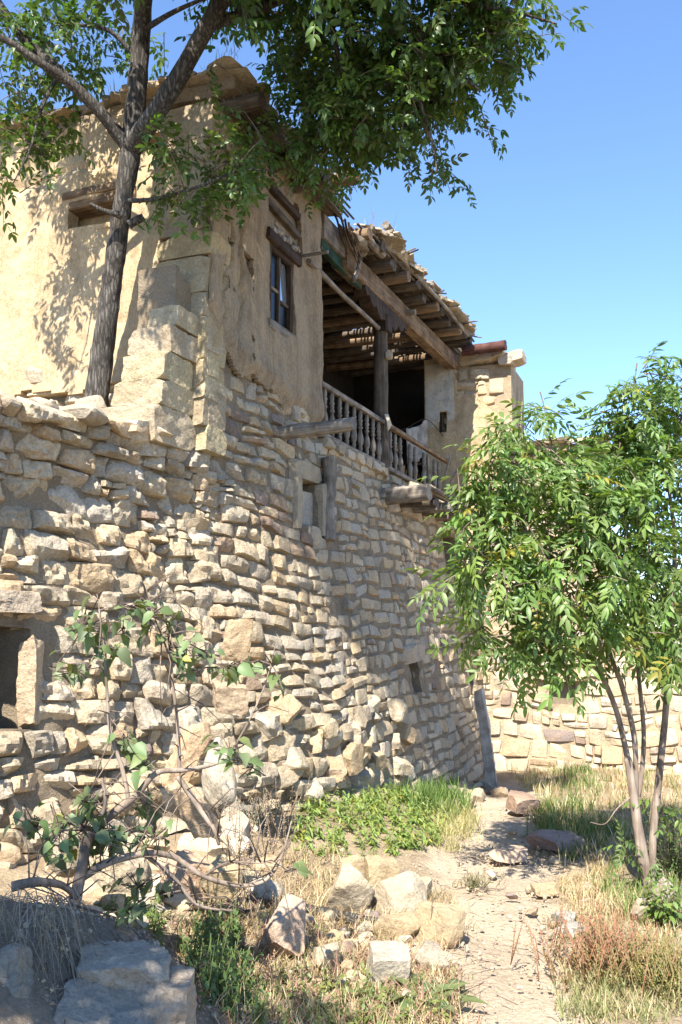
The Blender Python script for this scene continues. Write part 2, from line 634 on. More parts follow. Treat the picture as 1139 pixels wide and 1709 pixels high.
# ------------------------------------------------------------------ coursed rubble walls
def wall_x(y, z):
    """outer face of the long wall: battered, and turning away to the near side"""
    k = 0.27 - 0.14 * sstep(2.6, 3.7, z)
    t = 8.2 - y
    turn = math.log1p(math.exp(3.0 * t)) / 3.0 if t < 8 else t
    return 0.72 * (max(0, 3.9 - z) / 4.75) ** 1.2 - k * turn + 0.05 * nz(y, z, 0, 0.7) + 0.10 * math.exp(-((y - 8.6) / 0.9) ** 2 - ((z - 0.2) / 0.8) ** 2)


def course_tilt(y, v):
    return -0.10 * max(-4.5, min(0, y - 8.4)) * (0.15 + 0.85 * sstep(3.4, 2.2, v))


def facade_pt(u, v):
    z = v + course_tilt(u, v)
    return Vector((wall_x(u, z), u, z))


def endwall_pt(u, v):
    return Vector((u, 15.7 - 0.10 * max(0, 1 - v) + 0.03 * nz(u, v, 3, 0.9), v))


def surf_normal(fn, u, v, e=0.06):
    a = fn(u + e, v) - fn(u - e, v)
    b_ = fn(u, v + e) - fn(u, v - e)
    return a.cross(b_).normalized()


def layout(rng, u0, u1, v0, v1, band, width, split=0.55):
    """cells of random coursed rubble: (corner quads in u,v)"""
    cells = []
    bands = [v0]
    while bands[-1] < v1:
        bands.append(bands[-1] + rng.uniform(*band))

    def edge(i, u):
        return bands[i] + 0.10 * noise.noise((u * 0.6, bands[i] * 0.9, 0)) + 0.055 * noise.noise((u * 1.9, bands[i] * 2.7, 4))
    for i in range(len(bands) - 1):
        u = u0 - rng.uniform(0, 0.2)
        while u < u1:
            w = rng.uniform(*width)
            h = bands[i + 1] - bands[i]
            ul, ur = u, u + w
            bot = (edge(i, ul), edge(i, ur)); top = (edge(i + 1, ul), edge(i + 1, ur))
            if rng.random() < split and h > 0.16:
                k = rng.uniform(0.35, 0.65)
                tl = rng.uniform(-0.06, 0.06)
                mid = (bot[0] + (top[0] - bot[0]) * (k + tl), bot[1] + (top[1] - bot[1]) * (k - tl))
                for (lo, hi) in ((bot, mid), (mid, top)):
                    hh = hi[0] - lo[0]
                    if w > 1.5 * hh and rng.random() < 0.6:
                        q = rng.uniform(0.35, 0.65)
                        um = ul + w * q
                        lm, hm = lo[0] + (lo[1] - lo[0]) * q, hi[0] + (hi[1] - hi[0]) * q
                        sk = rng.uniform(-0.02, 0.02)
                        cells.append([(ul, lo[0]), (um - sk, lm), (um + sk, hm), (ul, hi[0])])
                        cells.append([(um - sk, lm), (ur, lo[1]), (ur, hi[1]), (um + sk, hm)])
                    else:
                        cells.append([(ul, lo[0]), (ur, lo[1]), (ur, hi[1]), (ul, hi[0])])
            else:
                cells.append([(ul, bot[0]), (ur, bot[1]), (ur, top[1]), (ul, top[0])])
            u += w
    return cells


def stone_geo(rng, fn, cell, res, prot, rough, gap, seed):
    """one rough faced stone filling a cell of the wall"""
    q = [np.array(c, float) for c in cell]
    cen = sum(q) / 4
    dims = (np.linalg.norm(q[1] - q[0]), np.linalg.norm(q[3] - q[0]))
    jit = min(dims) * 0.17
    q = [c + rng.uniform(-jit, jit, 2) for c in q]
    q = [cen + (c - cen) * (1 - gap / np.array([max(d, 0.05) for d in dims])) for c in q]
    nu = max(4, min(20, int(dims[0] / res))) ; nv = max(4, min(15, int(dims[1] / res)))
    k = rng.uniform(0.03, 0.30)
    pr = prot * rng.uniform(0.35, 1.3)
    ta, tb = rng.normal(0, 0.016), rng.normal(0, 0.014)
    soft = rng.uniform(7, 18)
    cuts = [(pr * rng.uniform(0.85, 1.5), rng.normal(0, 0.85 * prot), rng.normal(0, 0.85 * prot)) for _ in range(3)]
    def coords(n):
        t = np.linspace(-1, 1, n)
        return np.sign(t) * (1 - (1 - np.abs(t)) ** 1.35)
    S, T = coords(nu + 1), coords(nv + 1)
    cu, cv = cen
    nrm = surf_normal(fn, cu, cv)
    V, F = [], []
    for t in T:
        for s in S:
            ss = s * math.sqrt(1 - k * t * t / 2); tt = t * math.sqrt(1 - k * s * s / 2)
            a, b_ = (ss + 1) / 2, (tt + 1) / 2
            p2 = (q[0] * (1 - a) + q[1] * a) * (1 - b_) + (q[3] * (1 - a) + q[2] * a) * b_
            p = fn(p2[0], p2[1])
            e = max(abs(s), abs(t))
            d = min([pr + ta * s + tb * t] + [c0 + c1 * s + c2 * t for c0, c1, c2 in cuts])
            d = -0.03 + (d + 0.03) * (1 - e ** soft)
            x, y, z = p * (1 / 0.11)
            nn = noise.noise((x * 0.55 + seed, y * 0.55, z * 0.55)) * 1.0 + abs(noise.noise((x * 1.1, y * 1.1 + seed, z * 1.1))) * 1.0 - 0.25 + 0.5 * noise.noise((x * 2.4, y * 2.4, z * 2.4 + seed)) + 0.25 * noise.noise((x * 5, y * 5, z * 5 + seed))
            d += rough * nn * (1 - 0.6 * e ** 4)
            if e > 0.999:
                d = -0.10
            V.append(p + nrm * d)
    w = nu + 1
    for j in range(nv):
        for i in range(nu):
            F.append((j * w + i, j * w + i + 1, (j + 1) * w + i + 1, (j + 1) * w + i))
    return V, F


def in_rect(cell, r, m=0.0):
    u = [c[0] for c in cell]; v = [c[1] for c in cell]
    return max(u) > r[0] + m and min(u) < r[1] - m and max(v) > r[2] + m and min(v) < r[3] - m


def build_stones(rng, fn, cells, res, prot, rough, gap, parent, tintf, limit=300):
    """the stones that show largest become objects, the rest one joined part"""
    made = []
    for i, c in enumerate(cells):
        cen = fn(sum(p[0] for p in c) / 4, sum(p[1] for p in c) / 4)
        r = res(cen) if callable(res) else res
        V, F = stone_geo(rng, fn, c, r, prot(cen) if callable(prot) else prot, rough(cen) if callable(rough) else rough, gap, i * 0.37)
        pts = [project(fn(*p)) for p in c]
        xs = [p[0] for p in pts]; ys = [p[1] for p in pts]
        vis = -20 < sum(xs) / 4 < PW + 20 and -20 < sum(ys) / 4 < PH + 20
        area = (max(xs) - min(xs)) * (max(ys) - min(ys)) if vis else 0
        made.append((area, V, F, tintf(rng, cen)))
    made.sort(key=lambda m: -m[0])
    rest = MB()
    for i, (area, V, F, c) in enumerate(made):
        if i < limit and area > 60:
            ctr = sum(V, Vector()) / len(V)
            mobj('stone', [v - ctr for v in V], F, M['stone'], parent, [c] * len(V), True, 26, Matrix.Translation(ctr))
        else:
            rest.add(V, F, c)
    if rest.V:
        rest.build('stone_courses', M['stone'], parent, True, 26, None, 'stuff')


def sheet(name, fn, us, vs, keep, mat, parent, depth=0.12, back=None):
    """a wall skin with an uneven edge: grid, holes cut, rim turned back by depth along -normal"""
    bm = bmesh.new()
    g = [[bm.verts.new(fn(u, v)) for u in us] for v in vs]
    for j in range(len(vs) - 1):
        for i in range(len(us) - 1):
            if keep((us[i] + us[i + 1]) / 2, (vs[j] + vs[j + 1]) / 2):
                bm.faces.new((g[j][i], g[j][i + 1], g[j + 1][i + 1], g[j + 1][i]))
    bmesh.ops.delete(bm, geom=[v for v in bm.verts if not v.link_faces], context='VERTS')
    bm.normal_update()
    if depth:
        edges = [e for e in bm.edges if e.is_boundary]
        nr = back or Vector((0, 0, 0))
        r = bmesh.ops.extrude_edge_only(bm, edges=edges)
        for v in r['geom']:
            if isinstance(v, bmesh.types.BMVert):
                v.co += nr * depth
    me = bpy.data.meshes.new(name)
    bm.to_mesh(me); bm.free()
    me.materials.append(mat)
    me.polygons.foreach_set('use_smooth', [True] * len(me.polygons))
    me.set_sharp_from_angle(angle=math.radians(55))
    o = bpy.data.objects.new(name, me)
    link(o, parent)
    return o


def recess(name, corners, inward, mat, parent):
    """five sided hollow behind an opening: corners ll, lr, ur, ul"""
    c = [Vector(p) for p in corners]; b_ = [p + Vector(inward) for p in c]
    return mobj(name, c + b_, [(0, 1, 5, 4), (1, 2, 6, 5), (2, 3, 7, 6), (3, 0, 4, 7), (4, 5, 6, 7)], mat, parent, None, False)


rng = np.random.default_rng(11)
Y_FRONT, Y_LOG, Y_END = 6.85, 9.4, 15.7       # front wall, start of the loggia, end wall
Z_FLOOR, Z_BEAM = 3.84, 6.08

house = thing('stone_house', (0.3, 10.0, -0.5), 'ruined two storey rubble stone house with clay plaster and an open timber loggia', 'house')
retain = thing('retaining_wall', (-0.2, 5.8, -0.2), 'rough coursed stone retaining wall running out from the foot of the old house', 'wall')
wing = thing('stone_wing', (3.0, 15.9, -0.9), 'sunlit tan stone end wing closing the path behind the young tree', 'building')

HOLES = [(8.62, 9.12, 2.66, 3.18),    # small window with a slab
         (11.72, 12.08, 0.70, 1.12),  # slit
         (14.6, 15.5, 2.45, 3.15),    # dark opening below the loggia
         (14.9, 15.25, 0.35, 0.85)]
NICHE = (4.66, 5.24, 0.52, 1.28)


def plaster_edge(y):
    return 3.98 + 0.95 * max(0, 7.35 - y) + 0.22 * nz(y, 2, 0, 1.9) + 0.07 * nz(y, 5, 0, 5)


def facade_keep(c):
    us = [p[0] for p in c]; vs = [p[1] for p in c]
    um, vm = sum(us) / 4, sum(vs) / 4
    if any(in_rect(c, h, 0.06) for h in HOLES) or (NICHE[0] - 0.08 < um < NICHE[1] + 0.08 and NICHE[2] - 0.05 < vm < NICHE[3] + 0.08):
        return False
    if um < 6.5:
        return max(vs) < 3.18 + 0.12 * nz(um, 1, 0, 2.3)
    if um < Y_FRONT + 0.05:
        return max(vs) < 3.18
    if um < Y_LOG:
        return vm < plaster_edge(um) + 0.12 and max(us) < Y_LOG + 0.05
    return max(vs) < Z_FLOOR + 0.02 and max(us) < Y_END + 0.05


def near_f(c):
    return sstep(9.3, 6.0, c.y)


cells = layout(rng, 3.2, 7.0, -0.9, 4.9, (0.12, 0.235), (0.14, 0.38), 0.12) + layout(rng, 7.0, 9.0, -1.0, 4.9, (0.12, 0.21), (0.17, 0.40), 0.10) + layout(rng, 9.0, 15.72, -1.2, 4.9, (0.14, 0.22), (0.22, 0.50), 0.12)
cells = [c for c in cells if facade_keep(c)]


def facade_tint(rng, c):
    red = 0.02
    if 7.2 < c.y < 8.9 and 2.3 < c.z < 3.9 and nz(c.y, c.z, 0, 1.4) > -0.15:
        red = 0.5                                    # the band of dark weathered stones under the plaster
    return tint(rng, red)


res_f = lambda c: 0.018 + 0.024 * (1 - near_f(c))
prot_f = lambda c: 0.028 + 0.038 * near_f(c) + 0.05 * sstep(1.2, 0.0, c.z) * sstep(11, 9, c.y)
rough_f = lambda c: 0.014 + 0.036 * near_f(c)
near_cells = [c for c in cells if sum(p[0] for p in c) / 4 < 6.75]
far_cells = [c for c in cells if sum(p[0] for p in c) / 4 >= 6.75]


def core_keep(u, v):
    if any(h[0] < u < h[1] and h[2] < v < h[3] for h in HOLES) or (NICHE[0] < u < NICHE[1] and NICHE[2] < v < NICHE[3]):
        return False
    if u < 6.6:
        return v < 3.06
    return v < (plaster_edge(u) + 0.15 if u < Y_LOG else Z_FLOOR)


def core_fn(u, v):
    p = facade_pt(u, v)
    return p + Vector((-0.013 - 0.015 * sstep(9.3, 6.0, u) + 0.03 * nz(u, v, 0, 7) + 0.012 * nz(u, v, 3, 21), 0, 0))


core_r = sheet('mortar_wall', core_fn, list(np.arange(3.2, 6.66, 0.055)), list(np.arange(-1.0, 3.2, 0.055)), core_keep, M['mud'], retain, 0.4, Vector((-1, 0, 0)))
core_h = sheet('mortar_wall', core_fn, list(np.arange(6.6, 15.72, 0.06)), list(np.arange(-1.3, 5.0, 0.06)), core_keep, M['mud'], house, 0.4, Vector((-1, 0, 0)))
build_stones(rng, facade_pt, near_cells, res_f, prot_f, rough_f, -0.020, core_r, facade_tint)
build_stones(rng, facade_pt, far_cells, res_f, prot_f, rough_f, -0.014, core_h, facade_tint)

# openings in the long wall
for i, h in enumerate(HOLES):
    c = [facade_pt(h[0], h[2]), facade_pt(h[1], h[2]), facade_pt(h[1], h[3]), facade_pt(h[0], h[3])]
    c = [q + Vector((0, a, b_)) for q, (a, b_) in zip(c, ((-.08, -.08), (.08, -.08), (.08, .08), (-.08, .08)))]
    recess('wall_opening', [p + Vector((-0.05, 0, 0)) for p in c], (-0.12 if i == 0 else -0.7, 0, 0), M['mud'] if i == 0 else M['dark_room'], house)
c = [facade_pt(NICHE[0], NICHE[2]), facade_pt(NICHE[1], NICHE[2]), facade_pt(NICHE[1], NICHE[3]), facade_pt(NICHE[0], NICHE[3])]
recess('wall_niche', [p + Vector((-0.03, 0, 0)) for p in c], (-0.55, 0.12, 0), M['mud'], retain)
p = facade_pt(5.20, 0.86)
rock_obj('jamb_stone', 71, p + Vector((-0.03, 0.02, 0.0)), (0.14, 0.15, 0.64), (0.03, 0, 0.3), (0.47, 0.36, 0.24), retain, 0.85, 5, 'stone', 0.14)
p = facade_pt(4.95, 1.38)
rock_obj('lintel_stone', 72, p + Vector((-0.02, 0, 0.04)), (0.30, 0.66, 0.18), (0, 0, -0.28), (0.43, 0.35, 0.26), retain, 0.85, 5, 'stone', 0.12)
p = facade_pt(8.95, 2.92)
rock_obj('window_slab', 73, p + Vector((-0.085, 0.02, -0.03)), (0.05, 0.36, 0.42), (0.05, 0, 0), (0.40, 0.36, 0.30), house, 0.95)
for yy, zz, sz in ((8.86, 3.28, (0.2, 0.72, 0.2)), (8.56, 2.9, (0.2, 0.14, 0.62)), (9.19, 2.9, (0.2, 0.14, 0.62))):
    p = facade_pt(yy, zz)
    rock_obj('window_surround', int(yy * 100), p + Vector((-0.04, 0, 0)), sz, (0, 0, 0), (0.40, 0.33, 0.235), house, 1.0, 3, 'rock', 0.02)
p = facade_pt(11.9, 1.22)
rock_obj('lintel_stone', 74, p, (0.22, 0.75, 0.24), (0.1, 0, 0), (0.42, 0.35, 0.27), house, 0.6)

# bulging fallen-in stones at the foot of the wall
for i in range(34):
    y = rng.uniform(7.2, 10.8)
    z = rng.uniform(-0.35, 0.75)
    s = rng.uniform(0.13, 0.27)
    p = facade_pt(y, z) + Vector((-0.02 + 0.04 * rng.random(), 0, 0))
    rock_obj('stone', 300 + i, p, (s, s * rng.uniform(0.8, 1.5), s * rng.uniform(0.7, 1.1)), tuple(rng.uniform(-0.5, 0.5, 3)), tint(rng, 0.03, 0.95), core_h, 0.7, 4, 'stone', 0.10)

# rubble capping of the retaining wall
for i in range(30):
    y = rng.uniform(4.2, 6.5)
    s = rng.uniform(0.14, 0.32)
    p = facade_pt(y, 3.14)
    rock_obj('cap_stone', 400 + i, (p.x - rng.uniform(-0.04, 0.4), y, p.z + rng.uniform(-0.02, 0.08)), (s * 1.2, s * rng.uniform(1, 1.6), s * rng.uniform(0.4, 0.8)), tuple(rng.uniform(-0.35, 0.35, 3)), tint(rng, 0.02, 1.1), retain, 0.6, 3, 'stone')

# terrace of earth behind the retaining wall
us, vs = np.arange(0, 7.0, 0.15), np.arange(3.4, 6.9, 0.12)
V, F, C = [], [], []
for v in vs:
    for u in us:
        x = wall_x(v, 3.0) - 0.12 - u
        V.append((x, v, 3.12 + 0.04 * u * sstep(6.8, 5, v) + 0.28 * sstep(6.0, 6.8, v) + 0.05 * nz(x, v, 0, 2) + 0.02 * nz(x, v, 0, 8)))
        C.append((0.34, 0.27, 0.18))
for j in range(len(vs) - 1):
    for i in range(len(us) - 1):
        a = j * len(us) + i
        F.append((a, a + len(us), a + len(us) + 1, a + 1))
tag(mobj('terrace', V, F, M['earth'], None, C), kind='structure')

# ------------------------------------------------------------------ the house: plastered walls
WIN = (8.06, 8.66, 4.76, 5.64)          # y0 y1 z0 z1 in the long wall


def crack(y, z, y0, w, amp, s):
    return math.exp(-((y - y0 - amp * nz(z, s, 0, 1.6) - 0.4 * amp * nz(z, s, 3, 6)) / w) ** 2)


def side_fn(u, v):
    d = 0.035 + 0.035 * nz(u, v, 0, 1.1) + 0.018 * nz(u, v, 4, 4) + 0.008 * nz(u, v, 8, 14)
    d -= 0.085 * crack(u, v, 7.42, 0.028, 0.16, 1.0) * sstep(4.0, 4.3, v) + 0.075 * crack(u, v, 7.12, 0.026, 0.2, 5.0)
    d += 0.05 * math.exp(-((u - 9.28) / 0.13) ** 2)            # rounded pilaster beside the loggia
    d += 0.03 * sstep(4.6, 4.0, v)
    d -= 0.075 * sstep(0.16, -0.02, v - plaster_edge(u))
    return Vector((d - 0.02 * (v - 4), u, v))


def side_keep(u, v):
    if WIN[0] < u < WIN[1] and WIN[2] < v < WIN[3]:
        return False
    if 8.02 < u < 8.98 and 5.69 < v < 6.4 and nz(u, v, 6, 3.2) > -0.22 and abs(u - 8.45) + 0.3 * abs(v - 5.95) < 0.5:
        return False                                            # plaster fallen off above the window
    if v < 5.3 and u < 7.7 and nz(u, v, 40, 2.3) + 0.35 * nz(u, v, 44, 7) > 0.30:
        return False                                            # small patches fallen away
    return v > plaster_edge(u) + 0.02 * nz(u, v, 1, 9)


us = list(np.arange(Y_FRONT + 0.01, Y_LOG + 0.02, 0.025)); vs = list(np.arange(3.6, 6.62, 0.025))
sheet('plaster_wall', side_fn, us, vs, side_keep, M['plaster_shade'], house, 0.05, Vector((-1, 0, 0)))
# the stone and timber behind the fallen plaster and the lower edge
V = [Vector((-0.075, y, z)) for z in (3.6, 4.74, 5.66, 6.6) for y in (Y_FRONT + 0.1, 8.07, 8.68, Y_LOG - 0.03)]
mobj('inner_wall', V, [(0, 1, 5, 4), (1, 2, 6, 5), (2, 3, 7, 6), (4, 5, 9, 8), (6, 7, 11, 10), (8, 9, 13, 12), (9, 10, 14, 13), (10, 11, 15, 14)], M['mud'], house, None, False)
for k, (z0, z1) in enumerate(((5.86, 5.84), (6.10, 6.04), (6.30, 6.27))):
    bar_obj('wall_timber', (-0.05, 8.0, z0), (-0.05, 8.86, z1), 0.09, 0.075, M['wood_dark'] if k != 1 else M['wood'], house, seed=k)
for i in range(9):
    y, z = 8.1 + 0.075 * i, 5.765 + 0.02 * (i % 3)
    rock_obj('lintel_chip', 500 + i, (0.03, y, z), (0.05, 0.07, 0.045), (0.3 * i, 0, 0), (0.42, 0.38, 0.34), house, 0.4, 2)
# window: frame, bars and four panes
win = bpy.data.objects.new('window', None)
link(win, house, Matrix.Translation((0, 8.37, 5.1)))
y0, y1, z0, z1 = WIN
xw = -0.035
for a, b_, w, h in (((xw, y0 + 0.03, z0), (xw, y0 + 0.03, z1), 0.06, 0.06), ((xw, y1 - 0.03, z0), (xw, y1 - 0.03, z1), 0.06, 0.06),
                    ((xw, y0 + 0.06, z0 + 0.03), (xw, y1 - 0.06, z0 + 0.03), 0.06, 0.06), ((xw, y0 + 0.06, z1 - 0.03), (xw, y1 - 0.06, z1 - 0.03), 0.06, 0.06)):
    bar_obj('window_frame', a, b_, w, h, M['wood_dark'], win, up=(1, 0, 0))
ym, zm = (y0 + y1) / 2, 5.18
bar_obj('glazing_bar', (xw - 0.01, ym, z0 + 0.06), (xw - 0.01, ym, z1 - 0.06), 0.035, 0.04, M['wood'], win, up=(1, 0, 0))
bar_obj('glazing_bar', (xw - 0.012, y0 + 0.06, zm), (xw - 0.012, ym - 0.018, zm), 0.03, 0.03, M['wood_grey'], win, up=(1, 0, 0))
bar_obj('glazing_bar', (xw - 0.012, ym + 0.018, zm - 0.08), (xw - 0.012, y1 - 0.06, zm - 0.08), 0.03, 0.03, M['wood'], win, up=(1, 0, 0))
for (a, b_, c, d, mt) in ((y0 + .06, ym - .018, z0 + .06, zm - .015, 'dark_glass'), (y0 + .06, ym - .018, zm + .015, z1 - .06, 'dark_glass'), (ym + .018, y1 - .06, z0 + .06, zm - .095, 'dark_glass'), (ym + .018, y1 - .06, zm - .065, z1 - .06, 'glass')):
    t = 0.02 if mt == 'glass' else 0
    mobj('pane', [(xw - 0.02, a, c), (xw - 0.02, b_, c), (xw - 0.02 - t, b_, d), (xw - 0.02 - t, a, d)], [(0, 1, 2, 3)], M[mt], win, None, False)
bar_obj('lintel', (0.0, y0 - 0.10, z1 + 0.055), (0.0, y1 + 0.12, z1 + 0.045), 0.12, 0.10, M['wood_dark'], win, up=(1, 0, 0))
bar_obj('sill', (0.01, y0 - 0.05, z0 - 0.03), (0.01, y1 + 0.05, z0 - 0.03), 0.10, 0.055, M['wood_grey'], win, up=(1, 0, 0))
log_obj('iron_peg', on_x(508, 427, 0.02) + Vector((-0.1, 0, 0)), on_x(508, 427, 0.02) + Vector((0.30, 0.0, 0.0)), 0.022, 0.02, M['iron'], house, 3, 0, 8, 3, 0)

# sunlit front wall, seen above the terrace
REC = (-1.66, -0.98, 5.52, 5.80)
def front_fn(u, v):
    d = 0.045 * nz(u, v, 12, 1.0) + 0.022 * nz(u, v, 2, 3.6) + 0.009 * nz(u, v, 2, 13)
    d += 0.05 * crack(u, v, -2.2, 0.022, 0.25, 8.0) * sstep(5.0, 5.5, v) + 0.045 * crack(u, v, -3.1, 0.025, 0.3, 11.0) * sstep(5.2, 4.6, v)
    d += 0.06 * sstep(0.05, 0.25, nz(u, v, 30, 1.2)) * sstep(5.9, 6.3, v)
    d += 0.05 * crack(u, v, -2.6, 0.03, 0.2, 2.0) * sstep(5.4, 5.8, v) + 0.04 * math.exp(-((v - 6.15 - 0.1 * nz(u, 0, 0, 2)) / 0.03) ** 2) * sstep(-1.0, -1.6, u)
    return Vector((u, Y_FRONT - 0.03 + d + 0.02 * (v - 4), v))
def front_keep(u, v):
    if REC[0] < u < REC[1] and REC[2] < v < REC[3]:
        return False
    if -0.86 < u < -0.62 and 6.22 < v < 6.40:
        return False
    return v > 3.86 + 0.10 * nz(u, 0, 0, 1.7) + 0.05 * nz(u, 0, 4, 6) and v < 6.64 and u < -0.56 + 0.02 * nz(u, v, 0, 3)
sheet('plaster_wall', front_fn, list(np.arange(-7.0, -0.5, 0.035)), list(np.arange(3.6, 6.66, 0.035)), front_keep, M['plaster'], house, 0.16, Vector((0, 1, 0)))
recess('wall_recess', [(REC[0] - 0.05, Y_FRONT, REC[2] - 0.05), (REC[1] + 0.05, Y_FRONT, REC[2] - 0.05), (REC[1] + 0.05, Y_FRONT, REC[3] + 0.05), (REC[0] - 0.05, Y_FRONT, REC[3] + 0.05)], (0, 0.22, 0), M['plaster'], house)
bar_obj('lintel', (REC[0] - 0.12, Y_FRONT + 0.10, REC[3] - 0.03), (REC[1] + 0.12, Y_FRONT + 0.10, REC[3] - 0.01), 0.22, 0.10, M['wood_warm'], house)
bar_obj('lintel', (REC[0] - 0.06, Y_FRONT + 0.02, REC[3] + 0.075), (REC[1] + 0.08, Y_FRONT + 0.02, REC[3] + 0.09), 0.10, 0.08, M['wood_warm'], house, seed=2)
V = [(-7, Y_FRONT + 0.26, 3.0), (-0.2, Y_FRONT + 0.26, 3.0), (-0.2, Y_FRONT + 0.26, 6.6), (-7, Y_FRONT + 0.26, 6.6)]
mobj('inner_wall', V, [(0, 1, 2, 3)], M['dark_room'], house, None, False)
# foundation stones below the front plaster
fr = [c for c in layout(rng, -6.5, -0.62, 3.2, 3.9, (0.2, 0.3), (0.22, 0.5), 0.3)]
fcore = sheet('mortar_wall', lambda u, v: Vector((u, Y_FRONT + 0.10, v)), [-7, -3, -0.5], [3.0, 3.5, 4.1], lambda u, v: True, M['mud'], house, 0)
build_stones(rng, lambda u, v: Vector((u, Y_FRONT + 0.03, v)), fr, 0.045, 0.06, 0.02, 0.02, fcore, lambda r, c: tint(r, 0.0, 1.1))

# squared corner blocks (shaded column) from the ground of the terrace to the eave
z = 3.4
k = 0
while z < 6.5:
    h = [0.34, 0.27, 0.40, 0.24, 0.36, 0.22, 0.38, 0.30, 0.26, 0.35][k % 10]
    w = [0.60, 0.52, 0.58, 0.50, 0.62][k % 5]
    V, F = rock_geo(900 + k, (w, 0.42, h + 0.012), 1.0, 5, 0.03)
    mobj('corner_block', V, F, M['stone'], house, [(0.37 + 0.02 * (k % 3), 0.30 + 0.015 * (k % 3), 0.20)] * len(V), True, 32, Matrix.Translation((-0.30 + 0.02 * (k % 2), Y_FRONT + 0.17, z + h / 2)))
    z += h
    k += 1
# stepped stump of masonry at the foot of the corner
for k, (xa, xb, ya, yb, za, zb) in enumerate((
        (-0.92, -0.16, 6.24, 6.86, 3.14, 3.47), (-0.66, -0.14, 6.30, 6.90, 3.48, 3.70), (-0.60, -0.12, 6.32, 6.80, 3.71, 3.95),
        (-0.55, -0.11, 6.36, 6.92, 3.96, 4.20), (-0.40, -0.10, 6.44, 6.86, 4.21, 4.40),
(-0.30, -0.03, 6.86, 7.22, 3.16, 3.40), (-0.30, -0.04, 6.90, 7.10, 3.41, 3.62), (-0.30, -0.03, 6.82, 7.24, 3.63, 3.86), (-0.30, -0.04, 6.88, 7.1, 3.87, 4.10), (-0.30, -0.03, 6.86, 7.18, 4.11, 4.36))):
    V, F = rock_geo(950 + k, (xb - xa + 0.02, yb - ya, zb - za + 0.012), 0.97, 5, 0.06)
    mobj('corner_block', V, F, M['stone'], house, [(0.44 + 0.02 * (k % 3), 0.36 + 0.02 * (k % 3), 0.25)] * len(V), True, 32, Matrix.Translation(((xa + xb) / 2, (ya + yb) / 2, (za + zb) / 2)))
for i in range(14):
    s = rng.uniform(0.08, 0.2)
    rock_obj('rubble', 980 + i, (rng.uniform(-1.5, -0.75), rng.uniform(6.3, 6.75), 3.36 + rng.uniform(0, 0.2)), (s * 1.5, s, s), tuple(rng.uniform(-0.5, 0.5, 3)), tint(rng, 0, 1.05), house, 0.6, 3, 'stone')

# near roof: earth slab, edge stones, rafters over the long wall
def slab(name, x0, x1, y0, y1, z, th, mat, parent, keep=lambda x, y: True, step=0.12, amp=0.03):
    xs, ys = np.arange(x0, x1 + step / 2, step), np.arange(y0, y1 + step / 2, step)
    o = sheet(name, lambda u, v: Vector((u + 0.05 * nz(u, v, z, 2.5), v + 0.05 * nz(u, v, z + 5, 2.5), z + th + amp * nz(u, v, 0, 2) + 0.4 * amp * nz(u, v, 0, 7))), list(xs), list(ys), keep, mat, parent, th, Vector((0, 0, -1)))
    # underside
    bm = bmesh.new(); bm.from_mesh(o.data)
    top = [f for f in bm.faces if abs(f.normal.z) > 0.6]
    d = bmesh.ops.duplicate(bm, geom=top)
    vs_ = [g for g in d['geom'] if isinstance(g, bmesh.types.BMVert)]
    for v in vs_: v.co.z -= th
    bm.to_mesh(o.data); bm.free()
    return o
slab('roof_earth', -7.0, 0.14, Y_FRONT + 0.04, 9.7, 6.62, 0.14, M['roof_earth'], house)
for i in range(46):
    t = i / 45
    x = -6.6 + 6.75 * t
    s = rng.uniform(0.16, 0.32)
    rock_obj('roof_slab', 600 + i, (x, Y_FRONT + 0.04 + rng.uniform(-0.07, 0.12), 6.80 + rng.uniform(-0.03, 0.05)), (s * 1.3, s, rng.uniform(0.035, 0.07)), (rng.normal(0, 0.10), rng.normal(0, 0.08), rng.uniform(-0.5, 0.5)), tint(rng, 0.05, 0.9), house, 0.85, 3, 'stone')
for i in range(12):
    s = rng.uniform(0.22, 0.40)
    rock_obj('roof_slab', 650 + i, (0.10 + rng.uniform(-0.08, 0.08), 6.9 + 0.25 * i, 6.79 + rng.uniform(-0.03, 0.05)), (s, s * 1.2, 0.05), (rng.normal(0, 0.1), rng.normal(0, 0.1), rng.uniform(-0.5, 0.5)), tint(rng, 0.05), house, 0.6, 3, 'stone')
for k, (y, L, r) in enumerate(((7.02, 0.42, 0.085), (7.5, 0.36, 0.075), (8.05, 0.5, 0.09), (8.65, 0.42, 0.08))):
    log_obj('rafter', (-1.6, y, 6.50), (L, y + 0.02, 6.51), r, r * 0.9, M['wood'], house, k + 2, 0.02)
pe = on_x(522, 312, 0.0)
log_obj('rafter', (-0.9, pe.y + 0.05, pe.z + 0.02), (0.58, pe.y + 0.06, pe.z + 0.05), 0.10, 0.085, M['wood_warm'], house, 9, 0.015)
for i in range(9):
    x = 0.04 + 0.036 * i
    log_obj('lath', (x, 6.95 + 0.1 * (i % 3), 6.588), (x + 0.02, 9.5 + 0.08 * (i % 4), 6.586), 0.016, 0.014, M['wood'], house, i, 0.01, 6, 6)
for i in range(4):                                                # hanging broken sticks at the roof's torn end
    a = Vector((0.08 + 0.06 * i, 9.6 + 0.05 * i, 6.62 - 0.02 * i))
    log_obj('broken_stick', a, a + Vector((0.08 + 0.05 * rng.random(), 0.22 + 0.2 * rng.random(), -0.28 - 0.3 * rng.random())), 0.016, 0.009, M['wood_dark'], house, i + 4, 0.03, 6, 6)

